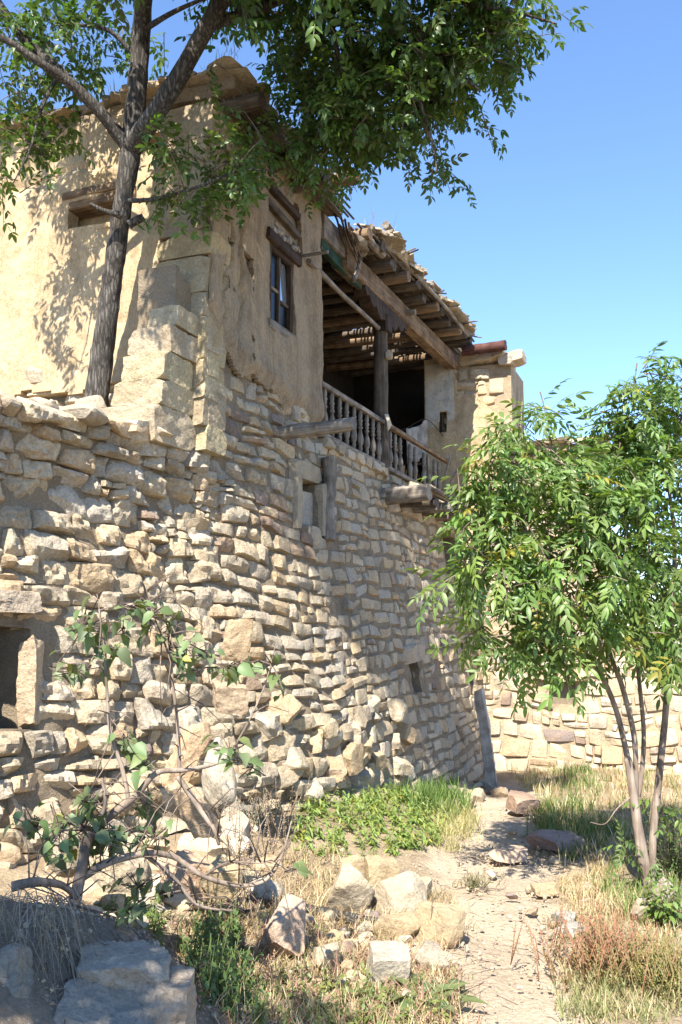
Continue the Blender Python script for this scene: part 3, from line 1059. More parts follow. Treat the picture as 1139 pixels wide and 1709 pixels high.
# ------------------------------------------------------------------ loggia
fl = MB()
fl.box((-2.7, Y_LOG - 0.1, Z_FLOOR - 0.16), (-0.05, Y_END + 1.9, Z_FLOOR - 0.02))
fl.build('loggia_floor', M['mud'], house, False)
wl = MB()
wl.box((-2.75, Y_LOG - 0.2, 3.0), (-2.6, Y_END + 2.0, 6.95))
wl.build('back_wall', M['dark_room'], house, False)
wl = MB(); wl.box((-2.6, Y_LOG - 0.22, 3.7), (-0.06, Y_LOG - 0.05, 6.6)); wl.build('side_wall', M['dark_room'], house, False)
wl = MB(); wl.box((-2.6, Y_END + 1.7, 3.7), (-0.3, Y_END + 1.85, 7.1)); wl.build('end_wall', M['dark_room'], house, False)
# front beam, green board, bolster and post
by0, by1 = Y_LOG - 0.05, Y_END + 0.05
bar_obj('front_beam', (0.0, by0 + 0.7, Z_BEAM + 0.18), (0.02, by1, Z_BEAM + 0.36), 0.22, 0.28, M['wood_warm'], house, seed=4, wob=0.02, seg=24)
bar_obj('beam_board', (0.05, by0 + 0.02, Z_BEAM + 0.30), (0.05, by0 + 1.25, Z_BEAM + 0.31), 0.05, 0.30, M['wood_grey'], house, seed=8)
bar_obj('beam_board', (0.0, by0 + 0.02, Z_BEAM + 0.08), (0.0, by0 + 1.6, Z_BEAM + 0.08), 0.08, 0.14, M['green_paint'], house, seed=9)
PY = 11.72
log_obj('post', (-0.02, PY, Z_FLOOR - 0.15), (0.0, PY, Z_BEAM - 0.08), 0.105, 0.10, M['wood'], house, 2, 0.012, 14, 14)
bar_obj('post_head', (0.0, PY, Z_BEAM - 0.30), (0.0, PY, Z_BEAM - 0.06), 0.24, 0.24, M['wood_dark'], house, up=(1, 0, 0))
# carved bolster: scalloped outline on each side of the post
prof = [(-0.95, 0.12), (-0.95, 0.02), (-0.88, -0.05), (-0.78, -0.02), (-0.70, -0.10), (-0.60, -0.14), (-0.50, -0.08), (-0.42, -0.16), (-0.30, -0.22), (-0.18, -0.18), (0.18, -0.18), (0.30, -0.22), (0.42, -0.16), (0.50, -0.08), (0.60, -0.14), (0.70, -0.10), (0.78, -0.02), (0.88, -0.05), (0.95, 0.02), (0.95, 0.12)]
V = [Vector((x, PY + a, Z_BEAM + 0.02 + b_ + 0.03 * a)) for x in (-0.09, 0.09) for a, b_ in prof]
n_ = len(prof)
F = [tuple(range(n_)), tuple(reversed(range(n_, 2 * n_)))] + [(i, (i + 1) % n_, (i + 1) % n_ + n_, i + n_) for i in range(n_)]
mobj('bolster', V, F, M['wood_dark'], house, None, False)
log_obj('washing_pole', on_x(529, 468, 0.0) + Vector((0, -0.3, 0.12)), on_x(634, 552, 0.03), 0.035, 0.03, M['wood_grey'], house, 5, 0.02, 8)
log_obj('beam_peg', (0.05, 12.55, Z_BEAM + 0.26), (0.26, 12.55, Z_BEAM + 0.26), 0.05, 0.045, M['wood_grey'], house, 6, 0.0, 10, 3)
rock_obj('post_block', 31, (0.12, PY - 0.05, 5.42), (0.10, 0.10, 0.12), (0, 0, 0.2), (0.42, 0.36, 0.28), house, 1.0, 2)

# balustrade
bal = bpy.data.objects.new('balustrade', None)
link(bal, house, Matrix.Translation((0, 12.5, Z_FLOOR)))
ZR = 4.43
bar_obj('hand_rail', (0.02, Y_LOG - 0.02, ZR), (0.02, PY - 0.08, ZR + 0.02), 0.075, 0.06, M['wood_grey'], bal, seed=1)
bar_obj('hand_rail', (0.02, PY + 0.08, ZR + 0.02), (0.02, Y_END - 0.35, ZR + 0.06), 0.075, 0.06, M['wood_warm'], bal, seed=2)
bar_obj('foot_rail', (0.02, Y_LOG - 0.02, Z_FLOOR - 0.02), (0.02, PY - 0.08, Z_FLOOR - 0.02), 0.08, 0.06, M['wood_grey'], bal, seed=3)
bar_obj('foot_rail', (0.02, PY + 0.08, Z_FLOOR - 0.02), (0.02, Y_END - 0.5, Z_FLOOR - 0.05), 0.08, 0.06, M['wood_grey'], bal, seed=4)
bp = [(0.0, .020), (.03, .026), (.06, .030), (.09, .022), (.11, .034), (.14, .042), (.18, .044), (.23, .036), (.28, .024), (.31, .020), (.325, .034), (.34, .034), (.355, .020), (.38, .030), (.40, .022), (.42, .034), (.435, .034), (.45, .022), (.48, .028), (.51, .030), (.54, .022), (.56, .022)]
V, F = tube_geo([(0, 0, z_) for z_, r in bp], [r for z_, r in bp], 10)
bme = make_mesh('baluster', V, F, M['wood_grey'], None, True, 60)
ys_ = [Y_LOG + 0.12 + 0.245 * i for i in range(9)] + [PY + 0.26 + 0.245 * i for i in range(3)] + [PY + 1.22, PY + 1.5, PY + 1.98, PY + 2.28, PY + 2.62, PY + 2.92]
for i, y in enumerate(ys_):
    o = bpy.data.objects.new('baluster', bme)
    link(o, bal, Matrix.Translation((0.02, y, Z_FLOOR + 0.005 - (0.02 if y > PY else 0))) @ Matrix.Rotation(rng.normal(0, 0.015 if y < 13 else 0.06), 4, 'X') @ Matrix.Rotation(rng.uniform(0, 6), 4, 'Z'))
# loose boards at the broken far end of the balustrade
for i, (a, b_) in enumerate((((742, 800), (752, 762)), ((752, 806), (775, 770)), ((770, 806), (800, 775)))):
    bar_obj('broken_board', on_x(*a, 0.12), on_x(*b_, 0.10), 0.05, 0.02, M['wood_grey'], bal, up=(1, 0, 0), seed=i)

# loggia roof: rafters, laths, earth and edge slabs; torn open towards the far end
def eave(y):
    return 0.44 + 0.012 * (y - 10.0) + 0.10 * nz(y, 3, 0, 1.7)
k = 0
y = 10.05
while y < 16.9:
    zr = 6.47 + 0.045 * (y - 10)
    xe = eave(y) - 0.03 * (k % 3) if y < Y_END else -0.4
    log_obj('rafter', (-2.65, y + rng.uniform(-0.08, 0.08), zr - 0.02), (xe, y, zr + rng.uniform(-0.02, 0.02)), 0.085, 0.07 + 0.015 * rng.random(), M['wood'] if k % 3 else M['wood_warm'], house, k + 1, 0.025)
    y += rng.uniform(0.44, 0.56)
    k += 1


def torn(x, y):
    return (13.6 < y < 16.2 and -1.5 < x < -0.5 and nz(x, y, 0, 1.6) + 0.5 * nz(x, y, 6, 5) > -0.1)


lath = MB()
x = -2.6
i = 0
while x < 0.46:
    ya = 10.0 + rng.uniform(-0.25, 0.35)
    yb_ = 16.8 + rng.uniform(-0.2, 0.2) if x < 0 else Y_END - 0.02
    if x > 0.40:
        ya = max(ya, 10.0 + (x - 0.36) / 0.03)
    yy = ya
    while yy < yb_ - 0.2:
        L = min(rng.uniform(0.9, 2.4), yb_ - yy)
        if not (torn(x, yy + L / 2) and rng.random() < 0.75):
            za, zb = 6.555 + 0.045 * (yy - 10) + rng.uniform(0, 0.02), 6.555 + 0.045 * (yy + L - 10) + rng.uniform(0, 0.02)
            P = [(x + rng.normal(0, 0.006), yy + L * t, za + (zb - za) * t + rng.normal(0, 0.006)) for t in (0, .25, .5, .75, 1)]
            lath.tube(P, [0.016 + 0.006 * rng.random()] * 5, 6)
        yy += L + rng.uniform(-0.1, 0.04)
    x += rng.uniform(0.048, 0.066)
lath.build('lath', M['wood'], house, True, None, None, 'stuff')
sl = slab('roof_earth', -2.7, 1.1, 10.1, Y_END + 2.1, 6.60, 0.08, M['roof_earth'], house, lambda x, y: x < eave(y) - 0.06 and not torn(x, y) and not (y > Y_END - 0.1 and x > 0) and y > 10.2 + 0.2 * nz(x, 0, 0, 3), 0.08, 0.05)
for v in sl.data.vertices:
    v.co.z += 0.045 * (v.co.y - 10)
for i in range(84):
    t = i / 83
    y = 10.35 + 5.3 * t
    s = rng.uniform(0.13, 0.28)
    rock_obj('roof_slab', 700 + i, (eave(y) - 0.10 + rng.uniform(-0.08, 0.06), y, 6.69 + 0.045 * (y - 10) + rng.uniform(-0.02, 0.07)), (s, s * rng.uniform(0.9, 1.5), rng.uniform(0.025, 0.055)), (rng.normal(0, 0.2), rng.normal(0.05, 0.2), rng.uniform(-0.5, 0.5)), tint(rng, 0.05, 0.85), house, 0.8, 3, 'stone')
for i, (a, b_, r) in enumerate((((644, 374), (690, 448), 0.055), ((618, 378), (650, 425), 0.042), ((610, 396), (640, 428), 0.05))):
    log_obj('broken_stick', on_x(*a, 0.34), on_x(*b_, 0.34), r, r, M['wood_grey'], house, i + 3, 0.01, 8, 6)
log_obj('eave_pole', on_x(688, 445, 0.46), on_x(780, 566, 0.50), 0.03, 0.025, M['wood_grey'], house, 8, 0.03, 8, 10)
for i in range(16):                                     # poles and brush sticking out of the broken eave
    y = 10.25 + 0.33 * i + rng.uniform(-0.1, 0.1)
    zb = 6.62 + 0.045 * (y - 10)
    a = Vector((eave(y) - 0.35, y, zb + rng.uniform(0, 0.05)))
    log_obj('broken_stick', a, a + Vector((rng.uniform(0.28, 0.55), rng.uniform(-0.25, 0.35), rng.uniform(-0.06, 0.16))), 0.02, 0.012, M['wood_grey'] if i % 2 else M['wood'], house, i + 20, 0.015, 6, 6)
P, R = smooth_path([on_x(598, 400, 0.18), on_x(602, 425, 0.2), on_x(597, 450, 0.2), on_x(590, 468, 0.2)], [0.045, 0.03, 0.022, 0.035])
V, F = tube_geo(P, R, 8, 0.3, 2.0)
mobj('hanging_root', V, F, M['wood_grey'], house)
rock_obj('roof_clod', 781, on_x(585, 405, 0.1), (0.35, 0.55, 0.22), (0.1, 0.1, 0.2), (0.27, 0.23, 0.18), house, 0.2, 4, 'rock', 0.22)

# projecting floor logs and the ledge below the balustrade
a = on_x(466, 722, 0.0)
log_obj('floor_log', (-0.4, a.y + 0.02, a.z), (0.86, a.y, a.z + 0.02), 0.08, 0.07, M['wood_grey'], house, 1, 0.015, 14)
a = on_x(642, 832, 0.05)
log_obj('floor_log', (-0.4, a.y + 0.04, a.z - 0.01), (0.72, a.y, a.z + 0.02), 0.13, 0.11, M['wood_grey'], house, 2, 0.02, 14)
for k in range(5):
    log_obj('floor_log', (-0.3, a.y + 0.75 + 0.62 * k, a.z + 0.05), (0.62 + 0.05 * (k % 2), a.y + 0.72 + 0.62 * k, a.z + 0.03), 0.085, 0.075, M['wood_grey'] if k % 2 else M['wood'], house, k + 3, 0.02, 12)
for k in range(13):
    x = 0.06 + 0.048 * k
    ya = a.y + 0.1 + rng.uniform(-0.1, 0.9) * (0.3 + x)
    log_obj('ledge_stick', (x, ya, a.z + 0.15 + 0.02 * (k % 3)), (x + rng.uniform(-0.04, 0.04), 15.2 + rng.uniform(-0.5, 0.3), a.z + 0.16), 0.03, 0.022, M['wood_grey'] if k % 3 else M['wood'], house, k, 0.02, 7, 8)
for k in range(12):
    s = rng.uniform(0.10, 0.24)
    rock_obj('ledge_rubble', 820 + k, (rng.uniform(0.06, 0.5), rng.uniform(a.y + 0.3, 15.0), a.z + 0.22 + 0.04 * rng.random()), (s, s * 1.3, s * 0.5), tuple(rng.uniform(-0.4, 0.4, 3)), tint(rng, 0, 0.95), house, 0.5, 3, 'stone')
p0, p1 = on_x(545, 760, 0.14), on_x(556, 902, 0.24)
log_obj('hanging_log', p0, p1, 0.085, 0.075, M['wood_grey'], house, 7, 0.045, 16, 16, 0.3)
# sill stones below the balustrade
for k in range(18):
    y = 9.6 + 0.335 * k
    if y < a.y + 0.05:
        rock_obj('sill_stone', 860 + k, (-0.02, y, Z_FLOOR - 0.10), (0.22, 0.32, 0.12), tuple(rng.uniform(-0.06, 0.06, 3)), tint(rng, 0.0, 1.0), house, 0.8, 3, 'stone')

# end pier of the loggia, in the plane of the end wing
def pier_fn(u, v):
    return Vector((u, Y_END - 0.10 + 0.03 * nz(u, v, 0, 1.3) + 0.012 * nz(u, v, 3, 6) + 0.05 * max(0, u - 0.3), v))
def pier_keep(u, v):
    if -0.22 < u < -0.06 and 5.12 < v < 5.52 and u < -0.07:
        return False
    return v < 6.52 and (u < 0.10 + 0.04 * nz(v, 0, 0, 3) or v < 5.75 + 0.4 * nz(u, v, 2, 1.2) - 0.6 * max(0, u - 0.25)) and v > 3.0 + 0.2 * nz(u, 7, 0, 2)
sheet('plaster_pier', pier_fn, list(np.arange(-0.5, 0.93, 0.03)), list(np.arange(2.9, 6.55, 0.03)), pier_keep, M['plaster'], house, 0.3, Vector((0, 1, 0)))
sheet('whitewash', lambda u, v: pier_fn(u, v) + Vector((0, -0.006, 0)), list(np.arange(-0.48, 0.10, 0.03)), list(np.arange(5.2, 6.45, 0.03)), lambda u, v: pier_keep(u, v) and u < 0.06 and v > 5.35 + 0.25 * nz(u, v, 0, 3) + 0.3 * u, M['whitewash'], house, 0.005, Vector((0, 1, 0)))
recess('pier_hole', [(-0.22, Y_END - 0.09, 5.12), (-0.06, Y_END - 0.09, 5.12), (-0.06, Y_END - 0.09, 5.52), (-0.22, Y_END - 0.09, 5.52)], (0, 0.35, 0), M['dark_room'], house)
pb = MB(); pb.box((-0.45, Y_END + 0.08, 3.3), (1.05, Y_END + 1.6, 6.4)); pb.build('pier_core', M['mud'], house, False)
a = on_y(792, 588, Y_END - 0.12)
log_obj('beam_end', (a.x - 0.2, a.y - 0.15, a.z), (a.x + 0.62, a.y - 0.17, a.z + 0.02), 0.10, 0.095, M['wood_red'], house, 4, 0.01, 14)

# ------------------------------------------------------------------ end wing: one frontal stone wall, stepped top
def wing_top(u):
    if u < 1.12: return 6.42 + 0.10 * nz(u, 0, 0, 3)
    if u < 2.55: return 4.62 + 0.08 * nz(u, 0, 0, 3)
    return 1.50 + 0.10 * nz(u, 0, 0, 2)
WH = [(1.95, 2.32, 0.42, 0.98), (1.12, 1.32, 4.1, 4.5)]
h = on_y(919, 1137, Y_END); h2 = on_y(962, 1176, Y_END)
WH[0] = (h.x, h2.x, h2.z, h.z)
cells = layout(rng, -0.1, 9.0, -1.5, 6.5, (0.18, 0.32), (0.20, 0.52), 0.45)
def wing_keep(c):
    um = sum(p[0] for p in c) / 4; vt = max(p[1] for p in c); vm = sum(p[1] for p in c) / 4
    if any(in_rect(c, q, 0.04) for q in WH): return False
    if pier_keep(um, vm) and um < 0.86 and vm > 3.1: return False
    return vt < wing_top(um) + 0.05 and vt < wing_top(c[0][0]) + 0.05 and vt < wing_top(c[1][0]) + 0.05
cells = [c for c in cells if wing_keep(c)]
wcore = sheet('mortar_wall', lambda u, v: endwall_pt(u, v) + Vector((0, 0.028 + 0.02 * nz(u, v, 0, 7), 0)), list(np.arange(-0.1, 9.0, 0.08)), list(np.arange(-1.5, 6.5, 0.08)), lambda u, v: v < wing_top(u) - 0.05 and not any(q[0] < u < q[1] and q[2] < v < q[3] for q in WH), stone_like('pale_mortar', base=(0.40, 0.315, 0.21), bump=0.8, fine=60), wing, 0.5, Vector((0, 1, 0)))
build_stones(rng, endwall_pt, cells, 0.045, 0.040, 0.018, -0.022, wcore, lambda r, c: tint(r, 0.04, 1.12))
for i, q in enumerate(WH):
    recess('wall_opening', [(q[0], Y_END, q[2]), (q[1], Y_END, q[2]), (q[1], Y_END, q[3]), (q[0], Y_END, q[3])], (-0.12, 0.5, 0), M['mud'], wing)
q = WH[0]
rock_obj('lintel_stone', 91, ((q[0] + q[1]) / 2, Y_END - 0.02, q[3] + 0.09), (0.85, 0.25, 0.15), (0, 0, 0), (0.46, 0.36, 0.24), wing, 0.9)
q = WH[1]
bar_obj('lintel', (q[0] - 0.2, Y_END - 0.04, q[3] + 0.05), (q[1] + 0.2, Y_END - 0.04, q[3] + 0.05), 0.12, 0.12, M['wood_warm'], wing)
bm_ = MB(); bm_.box((1.08, Y_END + 0.1, -1.5), (2.5, Y_END + 3, 4.55)); bm_.build('wing_body', M['mud'], wing, False)
slab('roof_earth', 1.1, 2.75, Y_END - 0.15, Y_END + 3, 4.62, 0.12, M['roof_earth'], wing)
for i in range(8):
    s = rng.uniform(0.25, 0.4)
    rock_obj('roof_slab', 1300 + i, (1.2 + 0.2 * i, Y_END - 0.1, 4.78), (s, s, 0.08), (rng.normal(0, 0.08), rng.normal(0, 0.08), rng.uniform(-0.5, 0.5)), tint(rng), wing, 0.6)
for i in range(7):
    s = rng.uniform(0.22, 0.36)
    rock_obj('cap_stone', 1320 + i, (0.35 + 0.14 * i, Y_END + 0.1 * rng.random(), 6.46 + 0.05 * rng.random() - (0.0 if i < 5 else 0.1)), (s, 0.35, s * 0.55), tuple(rng.uniform(-0.2, 0.2, 3)), tint(rng, 0, 1.1), wing, 0.8, 3, 'stone')
#PART2

# ------------------------------------------------------------------ foliage helpers
def leaflet(L, W, fold=0.25, curl=0.2, ser=0):
    """one leaf blade along +x: two halves folded at the midrib, tip curling down"""
    ts = [0, 0.22, 0.5, 0.78, 1.0]
    ws = [0.0, 0.80, 1.0, 0.62, 0.0]
    V, F = [], []
    for t, w in zip(ts, ws):
        z = -curl * L * t * t
        x = L * t
        if w == 0:
            V.append((x, 0, z))
        else:
            V += [(x, 0, z), (x - 0.06 * L * ser, W / 2 * w, z + fold * W * w * 0.5), (x - 0.06 * L * ser, -W / 2 * w, z + fold * W * w * 0.5)]
    # 0 | 1 2 3 | 4 5 6 | 7 8 9 | 10
    F = [(0, 1, 2), (0, 3, 1), (1, 4, 5, 2), (1, 3, 6, 4), (4, 7, 8, 5), (4, 6, 9, 7), (7, 10, 8), (7, 9, 10)]
    return np.array(V), F


def ash_leaf(pairs, L, W, rach, seed):
    r = np.random.default_rng(seed)
    V, F = [], []
    def put(v, f, mat):
        k = len(V)
        V.extend((np.array(mat.to_3x3()) @ v.T).T + np.array(mat.translation))
        F.extend(tuple(i + k for i in q) for q in f)
    for i in range(pairs):
        x = rach * (0.25 + 0.62 * i / max(1, pairs - 1))
        zz = -0.25 * rach * (x / rach) ** 2
        for s in (-1, 1):
            k = r.uniform(0.8, 1.08) * (0.8 + 0.2 * math.sin(math.pi * (i + 0.8) / pairs))
            lv, lf = leaflet(L * k, W * k, 0.3, r.uniform(0.1, 0.4))
            put(lv, lf, Matrix.Translation((x, 0, zz)) @ Matrix.Rotation(s * math.radians(r.uniform(42, 62)), 4, 'Z') @ Matrix.Rotation(r.uniform(0.05, 0.55), 4, 'Y') @ Matrix.Rotation(r.normal(0, 0.25), 4, 'X'))
    lv, lf = leaflet(L, W, 0.3, 0.3)
    put(lv, lf, Matrix.Translation((rach * 0.95, 0, -0.24 * rach)) @ Matrix.Rotation(0.45, 4, 'Y'))
    put(np.array([(0, 0.003, 0), (0, -0.003, 0), (rach, -0.002, -0.25 * rach), (rach, 0.002, -0.25 * rach), (rach * .5, -0.003, -0.06 * rach), (rach * .5, 0.003, -0.06 * rach)]), [(0, 1, 4, 5), (5, 4, 2, 3)], Matrix.Identity(4))
    return np.array(V), F


def frame(dirv, upv):
    x = np.array(dirv, float); x /= np.linalg.norm(x) + 1e-9
    z = np.array(upv, float); z = z - x * x.dot(z); z /= np.linalg.norm(z) + 1e-9
    y = np.cross(z, x)
    return np.stack([x, y, z], 1)


def foliage(parent, variants, inst, mat, limit=300, name='leaf', rest='foliage'):
    """inst: (pos, 3x3, scale, colour). The leaves that show largest become objects, the rest one joined part."""
    scored = []
    for i, (p, R, s, c) in enumerate(inst):
        q = project(p)
        vis = 0 < q[0] < PW and 0 < q[1] < PH
        scored.append((s / max(q[2], 0.3) if vis else 0, i))
    order = [i for _, i in sorted(scored, reverse=True)]
    pick = set(order[:limit])
    cache = {}
    Vs, Fs, Cs, k = [], [], [], 0
    for i, (p, R, s, c) in enumerate(inst):
        vi = i % len(variants)
        V, F = variants[vi]
        if i in pick:
            key = (vi, tuple(round(a * 40) for a in c))
            if key not in cache:
                cache[key] = make_mesh(name, V, F, mat, [c] * len(V))
            o = bpy.data.objects.new(name, cache[key])
            mw = Matrix(R.tolist()).to_4x4() @ Matrix.Scale(s, 4)
            mw.translation = Vector(p)
            link(o, parent, mw)
        else:
            Vs.append((V * s) @ R.T + np.array(p))
            Fs.extend(tuple(a + k for a in f) for f in F)
            Cs.append(np.tile(np.array(c, np.float32), (len(V), 1)))
            k += len(V)
    if Vs:
        mobj(rest, np.concatenate(Vs), Fs, mat, parent, np.concatenate(Cs), True, None, None, 'stuff')


def leaf_col(r, base, var=0.22, yellow=0.0):
    k = 1 + r.uniform(-var, var)
    c = np.array(base) * k
    if r.random() < yellow:
        c = np.array((0.30, 0.27, 0.05)) * r.uniform(0.7, 1.1)
    else:
        c = c * np.array((1 + r.uniform(-0.1, 0.2), 1, 1 + r.uniform(-0.2, 0.2)))
    return tuple(c)


def clump(r, inst, twigs, centre, rad, n, base, leaf_scale=(0.8, 1.15), droop=0.45, per=7, tl=(0.28, 0.58), yellow=0.0, root=None):
    """twigs that grow out through an ellipsoid, compound leaves along each"""
    c = Vector(centre)
    for t in range(max(1, n // per)):
        o = Vector((r.normal(0, 0.5) * rad[0], r.normal(0, 0.5) * rad[1], r.normal(0, 0.5) * rad[2]))
        d = (Vector((o.x / rad[0], o.y / rad[1], o.z / rad[2])) + Vector(r.normal(0, 0.6, 3)) + Vector((0, 0, 0.15))).normalized()
        L = r.uniform(*tl)
        p0 = c + o - d * L * 0.4
        pts = []
        for k in range(5):
            s = k / 4
            pts.append(p0 + d * L * s + Vector((0, 0, -droop * L * 0.5 * s * s)))
        twigs.append((pts, 0.006, 0.0025))
        for k in range(per):
            s = 0.15 + 0.85 * (k + r.random() * 0.5) / per
            j = min(3, int(s * 4))
            p = pts[j].lerp(pts[j + 1], s * 4 - j)
            side = d.orthogonal().normalized()
            side = Quaternion(d, r.uniform(0, 6.28)) @ side
            ld = (d * 0.5 + side * 0.9 + Vector((0, 0, -droop * r.uniform(0.2, 1.2)))).normalized()
            up = Vector((0, 0, 1)) + Vector(r.normal(0, 0.35, 3)) - FWD * 0.0
            inst.append((tuple(p), frame(ld, up), r.uniform(*leaf_scale), leaf_col(r, base, 0.38, yellow)))


def twig_mesh(twigs, parent, mat, name='twigs'):
    mb = MB()
    for pts, r0, r1 in twigs:
        mb.tube(pts, [r0 + (r1 - r0) * i / (len(pts) - 1) for i in range(len(pts))], 5)
    if mb.V:
        mb.build(name, mat, parent, True, None, None, 'stuff')


def limb(name, pts, rad, parent, mat, seed=0, n=12, rough=0.12, sub=6):
    P, R = smooth_path(pts, rad, sub)
    p0 = P[0]
    V, F = tube_geo([p - p0 for p in P], R, n, rough, seed)
    return mobj(name, V, F, mat, parent, None, True, None, Matrix.Translation(p0))


# ------------------------------------------------------------------ the big ash by the house corner
r = np.random.default_rng(5)
D = 7.9
trunk_px = [(160, 690, .14, 7.9), (170, 600, .128, 7.88), (183, 500, .118, 7.82), (196, 410, .108, 7.74), (208, 320, .105, 7.66), (222, 232, .12, 7.6)]
tb = at_d(160, 690, D)
ash = thing('ash_tree', (tb.x, tb.y, 3.3), 'tall grey barked ash tree rooted on the wall top, its crown over the roof', 'tree')
trunk = limb('trunk', [Vector((tb.x, tb.y, 3.25))] + [at_d(a, b_, e) for a, b_, c, e in trunk_px], [.15] + [c * 0.80 for a, b_, c, e in trunk_px], ash, M['bark'], 1.0, 20, 0.16, 8)
LIMBS = [
    [(221, 245, 7.60, .105), (228, 160, 7.60, .092), (236, 60, 7.55, .085), (243, -40, 7.50, .075), (262, -190, 7.30, .05), (300, -380, 6.90, .02)],
    [(222, 245, 7.60, .10), (262, 185, 7.55, .085), (312, 105, 7.50, .08), (372, 0, 7.40, .07), (450, -95, 7.30, .055), (560, -150, 7.20, .04), (700, -120, 7.00, .02)],
    [(215, 245, 7.60, .07), (165, 185, 7.55, .055), (100, 120, 7.50, .05), (40, 65, 7.45, .045), (-20, -20, 7.40, .035), (-120, -150, 7.20, .015)],
    [(213, 250, 7.60, .06), (190, 215, 7.50, .05), (130, 150, 7.30, .045), (60, 100, 7.10, .035), (0, 62, 7.00, .03), (-90, 30, 6.80, .015)],
    [(345, 45, 7.42, .05), (430, 15, 7.40, .045), (540, -20, 7.40, .04), (640, 20, 7.30, .03), (730, 95, 7.20, .022), (800, 150, 7.10, .01)],
    [(480, -110, 7.25, .045), (620, -60, 7.10, .035), (760, 0, 7.00, .025), (860, 20, 6.90, .015), (930, 40, 6.85, .006)],
    [(540, -20, 7.40, .03), (560, 70, 7.45, .025), (580, 170, 7.50, .015), (600, 260, 7.50, .006)],
    [(640, 20, 7.30, .025), (690, 140, 7.20, .018), (720, 230, 7.20, .010), (730, 290, 7.20, .004)],
    [(212, 335, 7.55, .022), (260, 332, 7.40, .018), (330, 312, 7.25, .012), (400, 285, 7.20, .008), (455, 285, 7.20, .004)],
    [(240, 50, 7.55, .03), (290, 20, 7.50, .022), (360, -10, 7.40, .012)],
    [(232, 100, 7.60, .028), (180, 50, 7.60, .02), (110, 40, 7.60, .012), (40, 20, 7.60, .006)],
    [(100, 120, 7.50, .022), (70, 180, 7.40, .015), (50, 250, 7.30, .008), (20, 310, 7.25, .004)],
    [(205, 360, 7.55, .035), (175, 352, 7.50, .022), (150, 340, 7.45, .014)],
    [(215, 375, 7.60, .04), (240, 362, 7.60, .035)],
]
for i, L_ in enumerate(LIMBS):
    limb('branch', [at_d(a, b_, c - (0.25 if 240 < a < 420 and b_ < 200 else 0)) for a, b_, c, _ in L_], [q for *_, q in L_], ash, M['bark'], i + 2.0, 10 if i > 3 else 14, 0.12)
leafA = [ash_leaf(3, 0.078, 0.036, 0.19, k) for k in range(5)] + [ash_leaf(2, 0.08, 0.038, 0.15, k + 9) for k in range(3)]
inst, twigs = [], []
G1 = (0.07, 0.125, 0.03)
for (a, b_, rx, ry, d, n) in ((500, 40, 75, 80, 7.9, 190), (600, 60, 95, 80, 7.7, 300), (560, 170, 75, 75, 8.0, 260), (610, 215, 70, 60, 7.9, 210), (700, 120, 85, 80, 7.5, 300), (715, 185, 45, 50, 7.5, 150), (722, 240, 24, 24, 7.5, 50),
                              (800, 70, 85, 75, 7.3, 270), (870, 40, 55, 50, 7.2, 150), (785, 130, 45, 40, 7.35, 90), (900, 75, 26, 28, 7.2, 40), (660, -30, 120, 60, 7.4, 170), (840, -20, 80, 50, 7.1, 120), (510, 130, 50, 60, 8.1, 120), (530, 250, 45, 28, 8.0, 80),
                              (330, 280, 75, 32, 7.5, 70), (420, 280, 45, 40, 7.5, 65), (300, 330, 50, 25, 7.5, 34), (430, 210, 36, 30, 7.7, 30), (350, 330, 50, 22, 7.4, 22),
                              (55, 60, 75, 65, 7.6, 120), (130, 80, 75, 50, 7.9, 85), (40, 150, 55, 55, 7.5, 70), (60, 235, 45, 45, 7.6, 60), (20, 290, 28, 35, 7.5, 30), (170, 30, 55, 30, 7.9, 45), (380, -20, 70, 35, 7.7, 50), (290, 10, 45, 22, 7.8, 18), (250, 45, 40, 30, 8.0, 14)):
    k = d / FPX
    if a > 650:
        a -= 0.22 * (a - 650) - 6; b_ -= 16
    clump(r, inst, twigs, at_d(a, b_, d), (rx * k * 0.84, 0.5, ry * k * 0.84), int(n * (1.3 if a > 460 else 1.15)), G1, yellow=0.004)
# unseen upper crown, clumps placed to shade the house corner and long wall
TOP = (((0.0, 4.9, 7.4), (0.32, 0.6, 0.9), 480), ((0.45, 6.1, 7.7), (0.35, 0.7, 0.7), 420), ((0.9, 5.6, 7.6), (0.6, 0.7, 0.8), 420), ((1.7, 6.0, 7.4), (0.6, 0.7, 0.7), 430), ((2.2, 6.5, 7.9), (0.5, 0.6, 0.5), 120), ((1.2, 6.5, 8.3), (0.8, 0.8, 0.5), 420), ((0.4, 5.9, 8.3), (0.7, 0.7, 0.5), 300), ((1.7, 6.8, 8.4), (0.6, 0.6, 0.5), 200), ((-1.9, 5.3, 8.6), (0.9, 0.8, 0.6), 90), ((-3.2, 5.0, 8.3), (0.8, 0.8, 0.6), 60), ((-0.8, 6.2, 9.2), (0.9, 0.9, 0.6), 110))
for (c, rad, n) in TOP:
    clump(r, inst, twigs, c, rad, n, G1, (1.0, 1.4))
for c, _, _ in TOP:
    a = at_d(243, -40, 7.5)
    limb('branch', [a, a.lerp(Vector(c), 0.5) + Vector((0, 0, 0.25)), Vector(c)], [0.05, 0.035, 0.012], ash, M['bark'], c[0], 8)
twig_mesh(twigs, ash, M['twig'])
foliage(ash, leafA, inst, M['leaf'])

